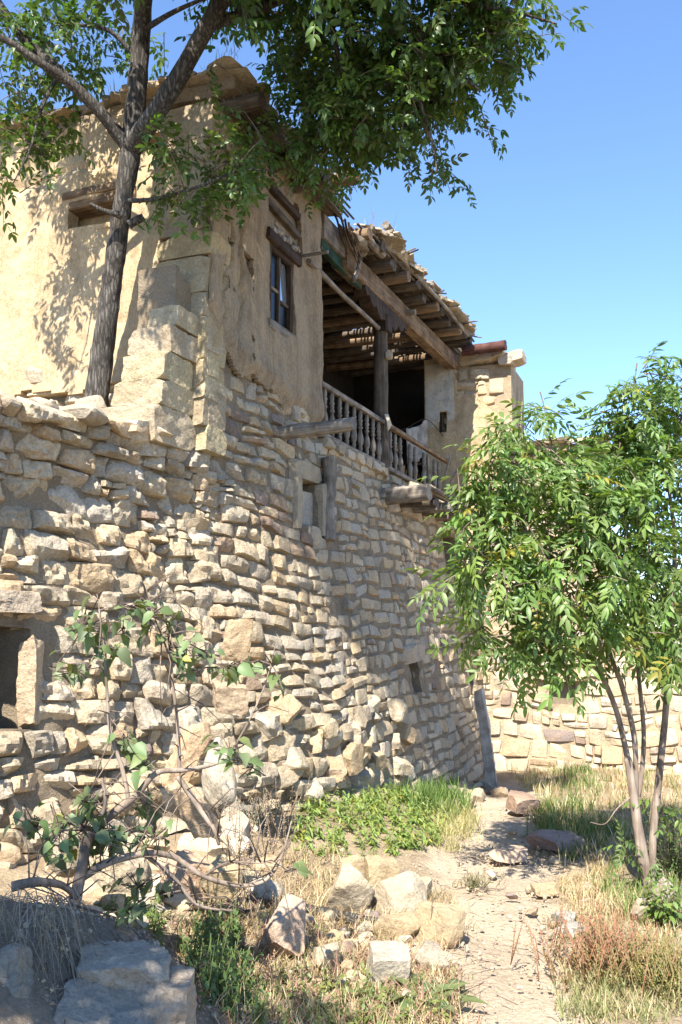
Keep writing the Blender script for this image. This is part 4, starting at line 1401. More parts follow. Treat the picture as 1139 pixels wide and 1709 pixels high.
# ------------------------------------------------------------------ the young ash beside the path
r = np.random.default_rng(8)
yb = on_ground(1082, 1492)
f0 = (yb - CAM).dot(Vector((-sy_, cy, 0)))
young = thing('young_ash_tree', yb, 'slender several stemmed young ash with bright green leaves beside the path', 'tree')
limb('trunk', [yb + Vector((0, 0, -0.1)), at_d(1082, 1480, f0), at_d(1068, 1400, f0), at_d(1058, 1330, f0), at_d(1048, 1265, f0)], [.07, .052, .04, .034, .028], young, M['bark_young'], 1, 14, 0.15)
STEMS = [
    [(1050, 1275, 0, .036), (1030, 1190, 0, .032), (1005, 1130, -.05, .03), (975, 1090, -.1, .026), (940, 1030, -.2, .02), (890, 930, -.3, .014), (868, 800, -.3, .010), (872, 670, -.2, .004)],
    [(1060, 1340, 0.02, .036), (1060, 1240, .02, .032), (1040, 1150, .05, .03), (1015, 1080, .05, .026), (985, 960, .05, .02), (960, 830, .0, .012), (950, 740, 0, .005)],
    [(1088, 1500, 0.05, .055), (1090, 1400, .05, .045), (1100, 1300, .08, .042), (1112, 1180, .1, .038), (1122, 1020, .1, .032), (1125, 880, .1, .024), (1100, 730, .05, .014), (1075, 600, 0, .004)],
    [(1066, 1330, 0.05, .03), (1075, 1230, .1, .028), (1064, 1100, .15, .024), (1060, 960, .15, .018), (1035, 820, .1, .010), (1030, 700, .1, .004)],
    [(985, 1100, -.08, .016), (920, 1075, -.25, .012), (850, 1060, -.4, .008), (790, 1070, -.5, .004)],
    [(905, 960, -.28, .012), (850, 950, -.45, .008), (795, 955, -.6, .004)],
    [(870, 850, -.3, .010), (835, 815, -.4, .006), (800, 800, -.5, .003)],
    [(1000, 1050, .05, .014), (960, 980, -.3, .010), (900, 930, -.6, .005)],
    [(1122, 1000, .1, .014), (1080, 940, -.2, .010), (1040, 900, -.4, .005)],
    [(1053, 1330, 0, .010), (1030, 1350, 0, .007), (1010, 1375, .02, .005), (985, 1372, .03, .003)],
]
for i, L_ in enumerate(STEMS):
    limb('stem', [at_d(a, b_, f0 + c) for a, b_, c, _ in L_], [q * 0.66 for *_, q in L_], young, M['bark_young'], i + 1.5, 10, 0.10)
leafB = [ash_leaf(3, 0.112, 0.037, 0.25, k + 30) for k in range(5)] + [ash_leaf(4, 0.100, 0.032, 0.29, k + 40) for k in range(4)]
inst, twigs = [], []
G2 = (0.135, 0.215, 0.06)
for (a, b_, rx, ry, d, n) in ((868, 690, 24, 40, -.2, 34), (895, 725, 36, 40, -.2, 56), (815, 815, 36, 30, -.35, 44), (862, 800, 46, 55, -.3, 90), (820, 870, 50, 50, -.4, 60), (900, 870, 70, 65, -.3, 110), (800, 945, 30, 24, -.6, 36), (840, 960, 55, 38, -.55, 70),
                              (870, 1040, 70, 40, -.2, 80), (800, 1055, 40, 28, -.45, 32), (950, 1010, 60, 60, -.3, 90), (960, 840, 60, 70, -.2, 110), (1010, 900, 65, 70, -.3, 120), (940, 930, 55, 50, -.5, 80), (1020, 780, 60, 60, 0, 100), (960, 770, 36, 28, -.1, 30),
                              (1062, 700, 50, 55, 0, 120), (1075, 632, 28, 34, 0, 44), (1028, 690, 28, 30, 0, 34), (1100, 790, 50, 60, 0, 140), (1080, 880, 50, 60, -.2, 130), (1110, 960, 40, 60, -.1, 95), (1050, 990, 55, 45, -.4, 70), (1112, 1070, 40, 55, -.2, 80), (1010, 1050, 40, 36, -.2, 60), (1122, 680, 32, 46, .1, 70), (1150, 850, 60, 140, .3, 110), (1200, 760, 60, 120, .3, 90),
                              (920, 1080, 50, 28, .2, 40), (900, 655, 14, 14, -.2, 6)):
    k = f0 / FPX
    clump(r, inst, twigs, at_d(a, b_, f0 + d), (rx * k * 1.1, 0.34, ry * k * 1.1), int(n * 1.0), G2, (0.6, 1.12), 0.6, 6, (0.16, 0.38), 0.03)
for p in ((1050, 1420), (1085, 1420), (1100, 1350), (1105, 1460), (1120, 1390)):      # low shoots
    clump(r, inst, twigs, at_d(*p, f0 + 0.1), (0.10, 0.1, 0.08), 8, (0.10, 0.17, 0.04), (0.55, 0.8), 0.5, 4, (0.15, 0.3))
twig_mesh(twigs, young, M['twig'])
foliage(young, leafB, inst, M['leaf'])

# ------------------------------------------------------------------ ground plants
def ovate(L, W, curl=0.25, notch=False):
    """broad toothed leaf"""
    n = 7
    V, F = [], []
    for i in range(n):
        t = i / (n - 1)
        w = math.sin(math.pi * min(1, t * 0.96 + 0.03) ** 0.75) * (1 + (0.10 if i % 2 else -0.06) * notch)
        z = -curl * L * t * t
        V += [(L * t, 0, z), (L * t, W / 2 * w, z + (0.22 + 0.08 * math.sin(5 * t)) * W * w), (L * t, -W / 2 * w, z + (0.22 - 0.10 * math.sin(4 * t)) * W * w)]
    for i in range(n - 1):
        a, b_ = 3 * i, 3 * i + 3
        F += [(a, b_, b_ + 1, a + 1), (a, a + 2, b_ + 2, b_)]
    return np.array(V), F


shrub_base = at_d(112, 1575, 3.95)
shrub_base.z = ground_z(shrub_base.x, shrub_base.y)
shrub = thing('mulberry_shrub', shrub_base, 'sparse crooked shrub with broad green leaves growing before the rough wall', 'shrub')
DS = 4.3
SH = [
    [(112, 1580, -.35, .045), (120, 1530, -.35, .042), (135, 1460, -.3, .038), (155, 1390, -.2, .030), (225, 1330, -.05, .024), (262, 1290, .0, .020), (310, 1285, .05, .017), (370, 1270, .1, .012), (400, 1232, .1, .008), (440, 1150, .1, .006), (462, 1070, .1, .003)],
    [(135, 1465, -.3, .030), (180, 1440, -.2, .026), (240, 1425, -.1, .022), (290, 1430, 0, .02), (340, 1462, 0, .017), (400, 1478, .05, .015), (445, 1468, .05, .012), (470, 1430, .05, .008), (487, 1370, .05, .004)],
    [(215, 1335, -.05, .018), (205, 1285, 0, .015), (185, 1220, 0, .013), (178, 1140, 0, .010), (172, 1060, 0, .006), (162, 990, 0, .003)],
    [(300, 1290, .05, .016), (297, 1215, .1, .013), (290, 1150, .1, .011), (285, 1100, .1, .009), (278, 1040, .1, .006), (262, 985, .1, .003)],
    [(286, 1100, .1, .008), (262, 1040, .05, .005), (245, 985, .05, .003)],
    [(297, 1295, .05, .020), (330, 1345, .05, .020), (358, 1385, .0, .017), (366, 1410, 0, .012)],
    [(240, 1425, -.1, .016), (290, 1465, 0, .015), (330, 1510, .05, .012), (390, 1520, .1, .008)],
    [(340, 1462, 0, .010), (380, 1440, .0, .008), (430, 1440, 0, .006), (460, 1438, 0, .003)],
    [(20, 1480, -.6, .03), (60, 1472, -.55, .028), (105, 1478, -.4, .022), (128, 1500, -.35, .015)],
    [(150, 1400, -.2, .018), (175, 1345, -.2, .013), (170, 1300, -.2, .008)],
]
for i, L_ in enumerate(SH):
    limb('branch', [at_d(a, b_, DS + c) for a, b_, c, _ in L_], [q * 0.68 for *_, q in L_], shrub, M['bark_young'], i + 7.5, 10, 0.12)
r = np.random.default_rng(17)
bl = [ovate(0.105, 0.074, 0.15 + 0.22 * k, True) for k in range(4)]
inst, stalks = [], []
for (a, b_, rx, ry, n) in ((140, 1050, 40, 36, 16), (180, 1085, 20, 30, 9), (130, 1120, 36, 16, 8), (205, 1050, 14, 30, 6), (228, 1015, 26, 12, 8), (300, 1095, 20, 24, 9), (345, 1090, 20, 20, 5), (375, 1115, 30, 14, 9), (330, 1120, 16, 10, 3), (455, 1110, 14, 26, 5), (420, 1105, 14, 10, 2), (250, 1030, 20, 25, 5), (285, 1040, 25, 25, 6),
                           (385, 1255, 24, 26, 9), (420, 1280, 10, 26, 4), (215, 1245, 26, 22, 9), (240, 1280, 18, 18, 6), (140, 1385, 40, 40, 18), (185, 1400, 40, 40, 15), (100, 1390, 30, 45, 11), (245, 1340, 30, 30, 7), (230, 1480, 40, 30, 8), (60, 1380, 30, 30, 8), (150, 1340, 20, 30, 6), (210, 1520, 40, 30, 7), (495, 1450, 12, 12, 3), (255, 1400, 30, 20, 6)):
    for k in range(int(n * 1.5)):
        p = at_d(a + r.normal(0, 0.55) * rx, b_ + r.normal(0, 0.55) * ry, DS + r.normal(0, 0.10) + (-0.2 if b_ > 1330 and a < 200 else 0.05))
        an = r.uniform(0, 6.28)
        d = np.array((math.cos(an), math.sin(an), r.uniform(-0.9, 0.1)))
        inst.append((tuple(p), frame(d, (r.normal(0, 0.5) + 0.2, r.normal(0, 0.5) - 0.5, 1)), r.uniform(0.4, 0.85), leaf_col(r, (0.125, 0.175, 0.075), 0.3, 0.03)))
        stalks.append(([at_d(a, b_, DS + (-0.2 if b_ > 1330 and a < 200 else 0.05)), p - Vector(d) * 0.05 + Vector((0, 0, -0.01)), p], 0.0032, 0.0018))
foliage(shrub, bl, inst, M['leaf_soft'])
for k in range(150):
    L_ = SH[int(r.integers(len(SH)))]
    j = int(r.integers(len(L_) - 1)); t = r.random()
    a, b_ = L_[j], L_[j + 1]
    p0 = at_d(a[0], a[1], DS + a[2]).lerp(at_d(b_[0], b_[1], DS + b_[2]), t)
    d = (Vector(r.normal(0, 1, 3)) + RIGHT * 0.3 + Vector((0, 0, 0.25))).normalized()
    L = r.uniform(0.08, 0.34)
    e = Vector(r.normal(0, 0.25, 3)) * L
    stalks.append(([p0, p0 + d * L * 0.5 + e * 0.3, p0 + d * L + e * 0.2 + Vector((0, 0, -0.25 * L))], 0.004, 0.0012))
twig_mesh(stalks, shrub, M['twig'], 'leaf_stalks')


def poly_points(r, px, n, lo=None):
    """n random ground points inside the ground polygon whose corners the picture shows at px"""
    P = [on_ground(*p) for p in px]
    xs = [p.x for p in P]; ys = [p.y for p in P]
    out = []
    while len(out) < n:
        x, y = r.uniform(min(xs), max(xs)), r.uniform(min(ys), max(ys))
        ins = False
        for i in range(len(P)):
            a, b_ = P[i], P[i - 1]
            if (a.y > y) != (b_.y > y) and x < (b_.x - a.x) * (y - a.y) / (b_.y - a.y) + a.x:
                ins = not ins
        if ins:
            out.append((x, y, ground_z(x, y)))
    return out


def blades(r, pts, h, cols, w=0.006, lean=0.5, per=9, spread=0.05):
    """tufts of bent tapering blades"""
    V, F, C = [], [], []
    for (x, y, z) in pts:
        hh0 = r.uniform(*h)
        col0 = np.array(cols[int(r.integers(len(cols)))])
        for k in range(per):
            an = r.uniform(0, 6.283)
            hh = hh0 * r.uniform(0.5, 1.1)
            ln = lean * hh * r.uniform(0.3, 1.4)
            bx, by = x + r.normal(0, spread), y + r.normal(0, spread)
            dx, dy = math.cos(an), math.sin(an)
            ww = w * r.uniform(0.6, 1.3)
            sx, sy = -dy * ww, dx * ww
            c = tuple(col0 * r.uniform(0.75, 1.25))
            i = len(V)
            for t, q in ((0, 1), (0.4, 0.85), (0.75, 0.55)):
                o = ln * t * t
                zz = z - 0.01 + hh * (t - 0.25 * t * t * lean)
                V.append((bx + dx * o + sx * q, by + dy * o + sy * q, zz)); V.append((bx + dx * o - sx * q, by + dy * o - sy * q, zz))
            V.append((bx + dx * ln, by + dy * ln, z + hh * (1 - 0.25 * lean)))
            F += [(i, i + 1, i + 3, i + 2), (i + 2, i + 3, i + 5, i + 4), (i + 4, i + 5, i + 6)]
            C += [c] * 7
    return V, F, C


def merge(parts):
    V, F, C = [], [], []
    for v, f, c in parts:
        k = len(V)
        V += v; F += [tuple(i + k for i in q) for q in f]; C += c
    return V, F, C


r = np.random.default_rng(23)
STRAW = [(0.46, 0.37, 0.21), (0.40, 0.31, 0.17), (0.52, 0.44, 0.28), (0.36, 0.26, 0.16)]
GREEN = [(0.10, 0.17, 0.04), (0.13, 0.19, 0.05), (0.17, 0.21, 0.07), (0.08, 0.14, 0.035)]
DRYG = STRAW + [(0.24, 0.24, 0.10), (0.20, 0.22, 0.08)]
tall_end = [(835, 1275), (1139, 1285), (1139, 1350), (1000, 1345), (900, 1330)]
right_mid = [(890, 1360), (1139, 1340), (1139, 1470), (1040, 1475), (950, 1450)]
right_near = [(950, 1709), (945, 1600), (985, 1540), (1139, 1520), (1139, 1709)]
right_strip = [(925, 1470), (1010, 1460), (1060, 1520), (1000, 1560), (950, 1540)]
left_strip = [(330, 1709), (300, 1540), (420, 1500), (600, 1540), (740, 1610), (790, 1709)]
left_mid = [(300, 1520), (400, 1430), (560, 1420), (760, 1500), (780, 1560), (640, 1560), (440, 1520)]
dry = merge([blades(r, poly_points(r, tall_end, 300), (0.07, 0.24), DRYG, 0.006, 0.5),
             blades(r, poly_points(r, right_mid, 340), (0.06, 0.22), DRYG, 0.005, 0.7),
             blades(r, poly_points(r, right_strip, 150), (0.05, 0.16), STRAW, 0.003, 0.9),
             blades(r, poly_points(r, right_near, 300), (0.03, 0.12), STRAW + GREEN[2:3], 0.003, 0.8),
             blades(r, poly_points(r, left_strip, 620), (0.04, 0.15), STRAW + [(0.33, 0.20, 0.13)], 0.0028, 0.9),
             blades(r, [(x, y, ground_z(x, y)) for x, y in zip(r.uniform(4.7, 8.5, 620), r.uniform(3.2, 15.4, 620))], (0.05, 0.20), DRYG, 0.0045, 0.8),
             blades(r, poly_points(r, left_mid, 420), (0.05, 0.18), STRAW + [(0.40, 0.33, 0.26)], 0.0028, 0.9),
             blades(r, poly_points(r, [(740, 1350), (790, 1360), (800, 1400), (740, 1430), (720, 1400)], 90), (0.10, 0.22), [(0.42, 0.37, 0.17), (0.36, 0.33, 0.15)], 0.003, 0.8)])
tag(mobj('dry_grass', *dry[:2], M['grass'], None, dry[2]), 'straw coloured dry grass scattered over the stony ground', 'grass', None, 'stuff')
gr = merge([blades(r, poly_points(r, [(660, 1330), (740, 1300), (790, 1350), (760, 1375), (690, 1365)], 150), (0.15, 0.34), GREEN, 0.007, 0.5),
            blades(r, poly_points(r, [(880, 1345), (960, 1335), (1040, 1400), (960, 1440), (900, 1400)], 170), (0.08, 0.24), GREEN + [(0.22, 0.20, 0.08)], 0.005, 0.6),
            blades(r, poly_points(r, [(930, 1290), (1000, 1290), (1000, 1330), (930, 1330)], 40), (0.12, 0.28), GREEN, 0.006, 0.5),
            blades(r, poly_points(r, [(955, 1709), (960, 1640), (1139, 1620), (1139, 1709)], 170), (0.04, 0.10), [(0.2, 0.22, 0.09), (0.24, 0.24, 0.11)], 0.003, 0.7),
            blades(r, poly_points(r, [(1000, 1480), (1139, 1470), (1139, 1560), (1040, 1540)], 120), (0.08, 0.2), GREEN[1:3], 0.004, 0.6),
            blades(r, poly_points(r, left_strip, 110), (0.04, 0.12), GREEN[2:3], 0.003, 0.8)])
tag(mobj('green_grass', *gr[:2], M['grass'], None, gr[2]), 'tufts of fresh green grass along the path and at the wall foot', 'grass', None, 'stuff')


def weeds(r, pts, h, leafVF, base, per=(8, 14), mat='leaf_soft', yellow=0.0, scale=(0.6, 1.1), stemcol=(0.16, 0.2, 0.06), spread=0.25):
    mb = MB()
    inst = []
    for (x, y, z) in pts:
        hh = r.uniform(*h)
        d = Vector((r.normal(0, spread), r.normal(0, spread), 1)).normalized()
        p0 = Vector((x, y, z - 0.01)); p1 = p0 + d * hh
        mb.tube([p0, p0.lerp(p1, .5) + Vector((r.normal(0, .01), r.normal(0, .01), 0)), p1], [0.0035, 0.003, 0.0018], 4, stemcol)
        n = int(r.integers(*per))
        for k in range(n):
            t = 0.2 + 0.8 * k / n
            p = p0.lerp(p1, t)
            an = k * 1.57 + (k // 2) * 0.9 + r.normal(0, 0.3)
            ld = np.array((math.cos(an), math.sin(an), r.uniform(-0.7, 0.25)))
            inst.append((tuple(p), frame(ld, (r.normal(0, 0.25), r.normal(0, 0.25), 1)), r.uniform(*scale) * (1.1 - 0.4 * t), leaf_col(r, base, 0.25, yellow)))
    Vs, Fs, Cs, k = [np.array(mb.V)], list(mb.F), [np.array(mb.C)], len(mb.V)
    for i, (p, R, s, c) in enumerate(inst):
        V, F = leafVF[i % len(leafVF)]
        Vs.append((V * s) @ R.T + np.array(p)); Fs += [tuple(a + k for a in f) for f in F]; Cs.append(np.tile(c, (len(V), 1))); k += len(V)
    return np.concatenate(Vs), Fs, np.concatenate(Cs)


def nmerge(parts):
    Vs, Fs, Cs, k = [], [], [], 0
    for v, f, c in parts:
        Vs.append(v); Fs += [tuple(i + k for i in q) for q in f]; Cs.append(c); k += len(v)
    return np.concatenate(Vs), Fs, np.concatenate(Cs)


lance = [leaflet(0.085, 0.026, 0.3, c) for c in (0.1, 0.35, 0.6)]
small = [leaflet(0.022, 0.010, 0.2, c) for c in (0.1, 0.4)]
mid = [leaflet(0.045, 0.022, 0.2, c) for c in (0.1, 0.4)]
wp = weeds(r, poly_points(r, [(480, 1420), (500, 1350), (575, 1322), (690, 1335), (752, 1375), (735, 1412), (640, 1432), (540, 1438)], 520), (0.06, 0.22), lance, (0.19, 0.27, 0.07), yellow=0.10)
tag(mobj('weed_patch', *wp[:2], M['leaf_soft'], None, wp[2]), 'dense patch of bright green lance leaved weeds at the wall foot', 'weeds', None, 'stuff')
dw = nmerge([weeds(r, poly_points(r, [(370, 1420), (400, 1350), (480, 1320), (520, 1345), (490, 1420), (440, 1470)], 160), (0.15, 0.42), small, (0.38, 0.31, 0.22), (14, 24), stemcol=(0.30, 0.22, 0.16), spread=0.3),
             weeds(r, poly_points(r, left_strip, 330), (0.05, 0.16), small, (0.30, 0.24, 0.13), (10, 18), stemcol=(0.36, 0.20, 0.16), spread=0.5),
             weeds(r, poly_points(r, left_mid, 160), (0.05, 0.18), small, (0.26, 0.25, 0.13), (10, 18), stemcol=(0.34, 0.22, 0.17), spread=0.5)])
tag(mobj('dry_weeds', *dw[:2], M['leaf_soft'], None, dw[2]), 'faded pinkish brown dry weeds among the fallen stones', 'weeds', None, 'stuff')
gl = nmerge([weeds(r, poly_points(r, [(300, 1560), (400, 1560), (420, 1709), (330, 1709)], 210), (0.08, 0.26), mid, (0.07, 0.12, 0.035), (9, 15)),
             weeds(r, poly_points(r, [(170, 1500), (270, 1490), (290, 1560), (190, 1560)], 90), (0.08, 0.22), mid, (0.12, 0.18, 0.05), (8, 13)),
             weeds(r, poly_points(r, [(420, 1640), (640, 1640), (760, 1709), (420, 1709)], 130), (0.05, 0.14), mid, (0.16, 0.20, 0.06), (6, 12))])
tag(mobj('low_green_weeds', *gl[:2], M['leaf_soft'], None, gl[2]), 'low dark green leafy weeds beside the grey foreground boulders', 'weeds', None, 'stuff')

# single bushes
def bush(name, px, h, spread, nst, leafVF, base, per, label, stemcol, cat='shrub', off=(0, 0)):
    p = on_ground(*px)
    p = Vector((p.x + off[0], p.y + off[1], ground_z(p.x + off[0], p.y + off[1])))
    t = thing(name, p, label, cat)
    pts = []
    for i in range(nst):
        a, q = r.uniform(0, 6.283), abs(r.normal(0, 0.5)) * spread
        pts.append((p.x + q * math.cos(a), p.y + q * math.sin(a), p.z))
    v = weeds(r, pts, h, leafVF, base, per, stemcol=stemcol, spread=0.35)
    mobj('foliage', *v[:2], M['leaf_soft'], t, v[2], True, None, None, 'stuff')
    return t
bush('grey_bush', (650, 1318), (0.35, 0.85), 0.32, 120, small, (0.16, 0.165, 0.12), (24, 38), 'twiggy grey green bush against the shaded foot of the house wall', (0.20, 0.16, 0.12), off=(0.28, -0.15))
bush('heath_bush', (1010, 1630), (0.15, 0.36), 0.36, 230, small, (0.20, 0.16, 0.07), (18, 30), 'low rust brown dry bush at the path edge in front of the young tree', (0.36, 0.17, 0.10))
bush('heath_bush', (1120, 1650), (0.12, 0.30), 0.34, 200, small, (0.19, 0.20, 0.06), (18, 30), 'yellow green fine leaved bush nearest the lower corner of the grass', (0.30, 0.22, 0.10))
bush('leafy_bush', (1128, 1470), (0.3, 0.75), 0.22, 50, mid, (0.09, 0.15, 0.045), (14, 22), 'green leafy bush close behind the young tree trunk', (0.2, 0.15, 0.1))
bush('leafy_bush', (1110, 1545), (0.15, 0.40), 0.16, 26, [leaflet(0.075, 0.036, 0.2, 0.3)], (0.13, 0.20, 0.05), (8, 12), 'small bush with pale green drooping leaves at the tree foot', (0.2, 0.15, 0.1))
bush('corner_bush', (8, 1500), (0.25, 0.5), 0.22, 60, small, (0.12, 0.14, 0.08), (20, 32), 'small leaved grey green bush on the shaded bank', (0.18, 0.14, 0.1), off=(-0.3, 1.2))
bush('sage_bush', (790, 1480), (0.05, 0.15), 0.14, 50, small, (0.19, 0.20, 0.10), (10, 16), 'tiny sage coloured bush on the path margin by the stone heap', (0.25, 0.2, 0.12))
bush('sage_bush', (430, 1380), (0.10, 0.28), 0.2, 50, small, (0.26, 0.30, 0.24), (14, 22), 'pale blue green wormwood bush beneath the pale sack', (0.25, 0.2, 0.14))

# broad leaved plant near the path
p = on_ground(700, 1672)
dock = thing('dock_plant', p, 'broad leaved green plant in a low rosette near the path', 'plant')
dl = [ovate(0.15, 0.055, c) for c in (0.3, 0.6)]
for k in range(26):
    a = k * 2.4
    q = 0.02 + 0.16 * r.random()
    V, F = dl[k % 2]
    R = frame((math.cos(a), math.sin(a), r.uniform(0.1, 0.8)), (0, 0, 1))
    c = leaf_col(r, (0.13, 0.18, 0.075), 0.2)
    mw = Matrix(R.tolist()).to_4x4() @ Matrix.Scale(r.uniform(0.7, 1.15), 4)
    mw.translation = p + Vector((q * math.cos(a) * 1.3, q * math.sin(a), 0.02))
    mobj('leaf', V, F, M['leaf_soft'], dock, [c] * len(V), True, None, mw)

# hanging dead grass on the bank
V, F, C = [], [], []
for k in range(330):
    a = at_d(r.uniform(-40, 120), r.uniform(1475, 1640), 3.35 + r.normal(0, 0.12))
    d = Vector((r.uniform(-0.4, 0.8), r.normal(-0.1, 0.3), r.uniform(0.0, 0.5)))
    L = r.uniform(0.15, 0.42)
    w = 0.0022
    c = tuple(np.array((0.22, 0.19, 0.155)) * r.uniform(0.6, 1.3))
    i = len(V)
    for t in (0, 0.33, 0.66, 1.0):
        q = a + d * L * t + Vector((0, 0, -L * 1.0 * t * t))
        V += [q + RIGHT * w * (1.1 - t), q - RIGHT * w * (1.1 - t)]
        C += [c, c]
    F += [(i + 2 * j, i + 2 * j + 1, i + 2 * j + 3, i + 2 * j + 2) for j in range(3)]
tag(mobj('dead_grass', V, F, M['grass'], None, C), 'grey dead grass hanging over the shaded bank', 'grass', None, 'stuff')

# ------------------------------------------------------------------ loose stones
CREAM, OCHRE, WHITE, GREYS, PINK = (0.43, 0.355, 0.25), (0.42, 0.325, 0.20), (0.43, 0.375, 0.29), (0.38, 0.35, 0.30), (0.50, 0.37, 0.27)


def ground_rock(name, px, w, h, depth, color, seed, label, rot=(0, 0, 0), block=0.55, sink=0.17, cat='stone', group=None, up=0.0):
    """px: foot of the stone in the photograph; w, h, depth in photograph pixels at that distance"""
    g = on_ground(*px)
    f = (g - CAM).dot(Vector((-sy_, cy, 0)))
    k = f / FPX
    o = rock_obj(name, seed, (g.x, g.y, g.z + h * k * (0.5 - sink) + up), (w * k * 0.74, depth * k * 0.74, h * k * 0.78), (rot[0], rot[1], rot[2] + YAW), color, None, block, 5, 'rock', 0.07)
    ROCKS.append((g.x, g.y, w * k * 0.4))
    return tag(o, label, cat, group)


ROCKS = []
G = 'fallen stones below the house'
ground_rock('fallen_stone', (480, 1600), 84, 110, 60, PINK, 11, 'upright pointed stone with a reddish patch, alone in the dry weeds', (0.1, 0.15, 0.3), 0.2, 0.08)
ground_rock('fallen_stone', (648, 1648), 92, 78, 70, WHITE, 12, 'white square topped block, largest of the pale stones beside the path', (0.25, 0.05, 0.2), 0.9)
ground_rock('fallen_stone', (722, 1618), 60, 52, 55, WHITE, 13, 'small rounded white stone right of the square white block', (0, 0, 0), 0.1)
ground_rock('fallen_stone', (637, 1492), 66, 50, 60, OCHRE, 14, 'yellow ochre squared block on top of the stone heap', (0.1, 0.05, 0.1), 0.95, up=0.07)
ground_rock('fallen_stone', (672, 1528), 100, 72, 80, CREAM, 15, 'broad rounded cream boulder in the middle of the stone heap', (0.1, 0, 0.4), 0.2)
ground_rock('fallen_stone', (590, 1470), 48, 42, 45, OCHRE, 16, 'small ochre stone at the back of the stone heap', (0, 0.1, 0.8), 0.5, up=0.03)
ground_rock('fallen_stone', (580, 1525), 76, 90, 60, CREAM, 17, 'slanted cream slab leaning on the near side of the stone heap', (0.3, 0.5, 0.2), 0.7)
ground_rock('fallen_stone', (735, 1570), 85, 80, 70, OCHRE, 18, 'half buried yellowish boulder at the path edge', (0.1, 0.1, 0.3), 0.3, 0.2)
ground_rock('fallen_stone', (545, 1615), 62, 48, 50, CREAM, 19, 'low cream stone between the pointed stone and the white block', (0, 0.1, 0.5), 0.4, 0.2)
ground_rock('fallen_stone', (660, 1560), 90, 40, 60, OCHRE, 20, 'flat ochre slab behind the dead log end', (0.1, 0.1, 0.1), 0.7, 0.2)
ground_rock('fallen_stone', (700, 1500), 50, 36, 45, CREAM, 24, 'cream stone behind the broad rounded boulder', (0.1, 0.1, 0.9), 0.4, 0.1)
ground_rock('fallen_stone', (850, 1432), 80, 22, 60, PINK, 21, 'thin flat slab lying across the path in the dappled shade', (0, 0, 0.3), 0.7, 0.2)
ground_rock('fallen_stone', (935, 1420), 95, 30, 90, (0.36, 0.26, 0.22), 22, 'purplish flat slab in the grass beyond the path bend', (0.0, 0.05, 0.5), 0.7, 0.1)
ground_rock('fallen_stone', (910, 1492), 60, 18, 45, OCHRE, 23, 'flat ochre slab set in the path edge below the purplish slab', (0, 0, 0.1), 0.7, 0.1)
ground_rock('fallen_stone', (945, 1540), 50, 18, 35, GREYS, 25, 'small grey slab at the path edge near the rust brown bush', (0, 0, 0.6), 0.7, 0.1)
ground_rock('fallen_stone', (962, 1562), 56, 20, 40, GREYS, 26, 'flat grey stone just before the rust brown bush', (0, 0, 0.2), 0.7, 0.1)
ground_rock('fallen_stone', (1075, 1535), 50, 36, 40, CREAM, 27, 'pale stone wedged under the young tree trunk', (0.2, 0, 0.4), 0.5, 0.1)
ground_rock('fallen_stone', (1108, 1525), 30, 60, 30, WHITE, 28, 'pale upright stone behind the young tree foot', (0.2, 0.3, 0.4), 0.6, 0.1)
ground_rock('fallen_stone', (870, 1355), 70, 34, 60, (0.36, 0.25, 0.18), 29, 'reddish brown stone in the shade by the path end', (0.2, 0.1, 0.4), 0.5, 0.1)
# the bank boulders
def placed(name, px, d, size, rot, color, seed, label, block=0.8):
    p = at_d(*px, d)
    return tag(rock_obj(name, seed, p, size, (rot[0], rot[1], rot[2] + YAW), color, None, block, 5, 'rock', 0.16), label, 'boulder')
placed('boulder', (205, 1625), 3.35, (0.30, 0.30, 0.16), (0.0, 0.05, 0.25), (0.33, 0.285, 0.225), 41, 'flat topped grey boulder, the upper of two on the shaded bank', 0.7)
placed('boulder', (262, 1690), 3.28, (0.23, 0.28, 0.26), (0.05, 0.05, 0.45), (0.34, 0.28, 0.215), 42, 'upright grey boulder under the flat topped one on the bank', 0.65)
placed('boulder', (15, 1655), 3.1, (0.15, 0.2, 0.17), (0.1, 0.2, 0.3), (0.24, 0.21, 0.17), 43, 'dark brown boulder half hidden by hanging dead grass', 0.4)
placed('boulder', (175, 1720), 3.15, (0.34, 0.3, 0.2), (0.1, 0.1, 0.1), (0.26, 0.23, 0.19), 44, 'low dark boulder at the bottom edge of the shaded bank', 0.5)
# big stones fallen against the wall
def leaning(px, d, size, rot, color, seed, label, block=0.7):
    p = at_d(*px, d)
    return tag(rock_obj('fallen_stone', seed, p, size, (rot[0], rot[1], rot[2] + YAW), color, None, block, 5, 'rock', 0.12), label, 'stone')
leaning((312, 1262), 5.6, (0.17, 0.14, 0.32), (0.1, 0.35, 0.4), (0.52, 0.36, 0.22), 51, 'orange tan slab standing upright left of the pale sack')
leaning((325, 1355), 5.3, (0.16, 0.13, 0.36), (0.2, -0.55, 0.3), (0.50, 0.36, 0.23), 52, 'slanted orange tan slab below the pale sack')
leaning((232, 1330), 5.4, (0.22, 0.2, 0.2), (0.2, 0.3, 0.5), (0.44, 0.33, 0.21), 53, 'tan block leaning below the shrub on the wall foot')
leaning((120, 1415), 5.2, (0.2, 0.16, 0.28), (0.3, 0.2, 0.5), CREAM, 54, 'cream pointed stone behind the shrub trunk')
leaning((200, 1445), 4.9, (0.3, 0.2, 0.18), (0.3, 0.4, 0.2), CREAM, 55, 'long cream stone tilted under the shrub branches')
leaning((320, 1460), 4.8, (0.22, 0.2, 0.18), (0.4, 0.1, 0.7), (0.48, 0.33, 0.22), 56, 'pinkish stone under the low bare branch')
leaning((365, 1465), 4.8, (0.18, 0.18, 0.17), (0.1, 0.4, 0.2), OCHRE, 57, 'small ochre stone beside the pinkish one under the bare branch')
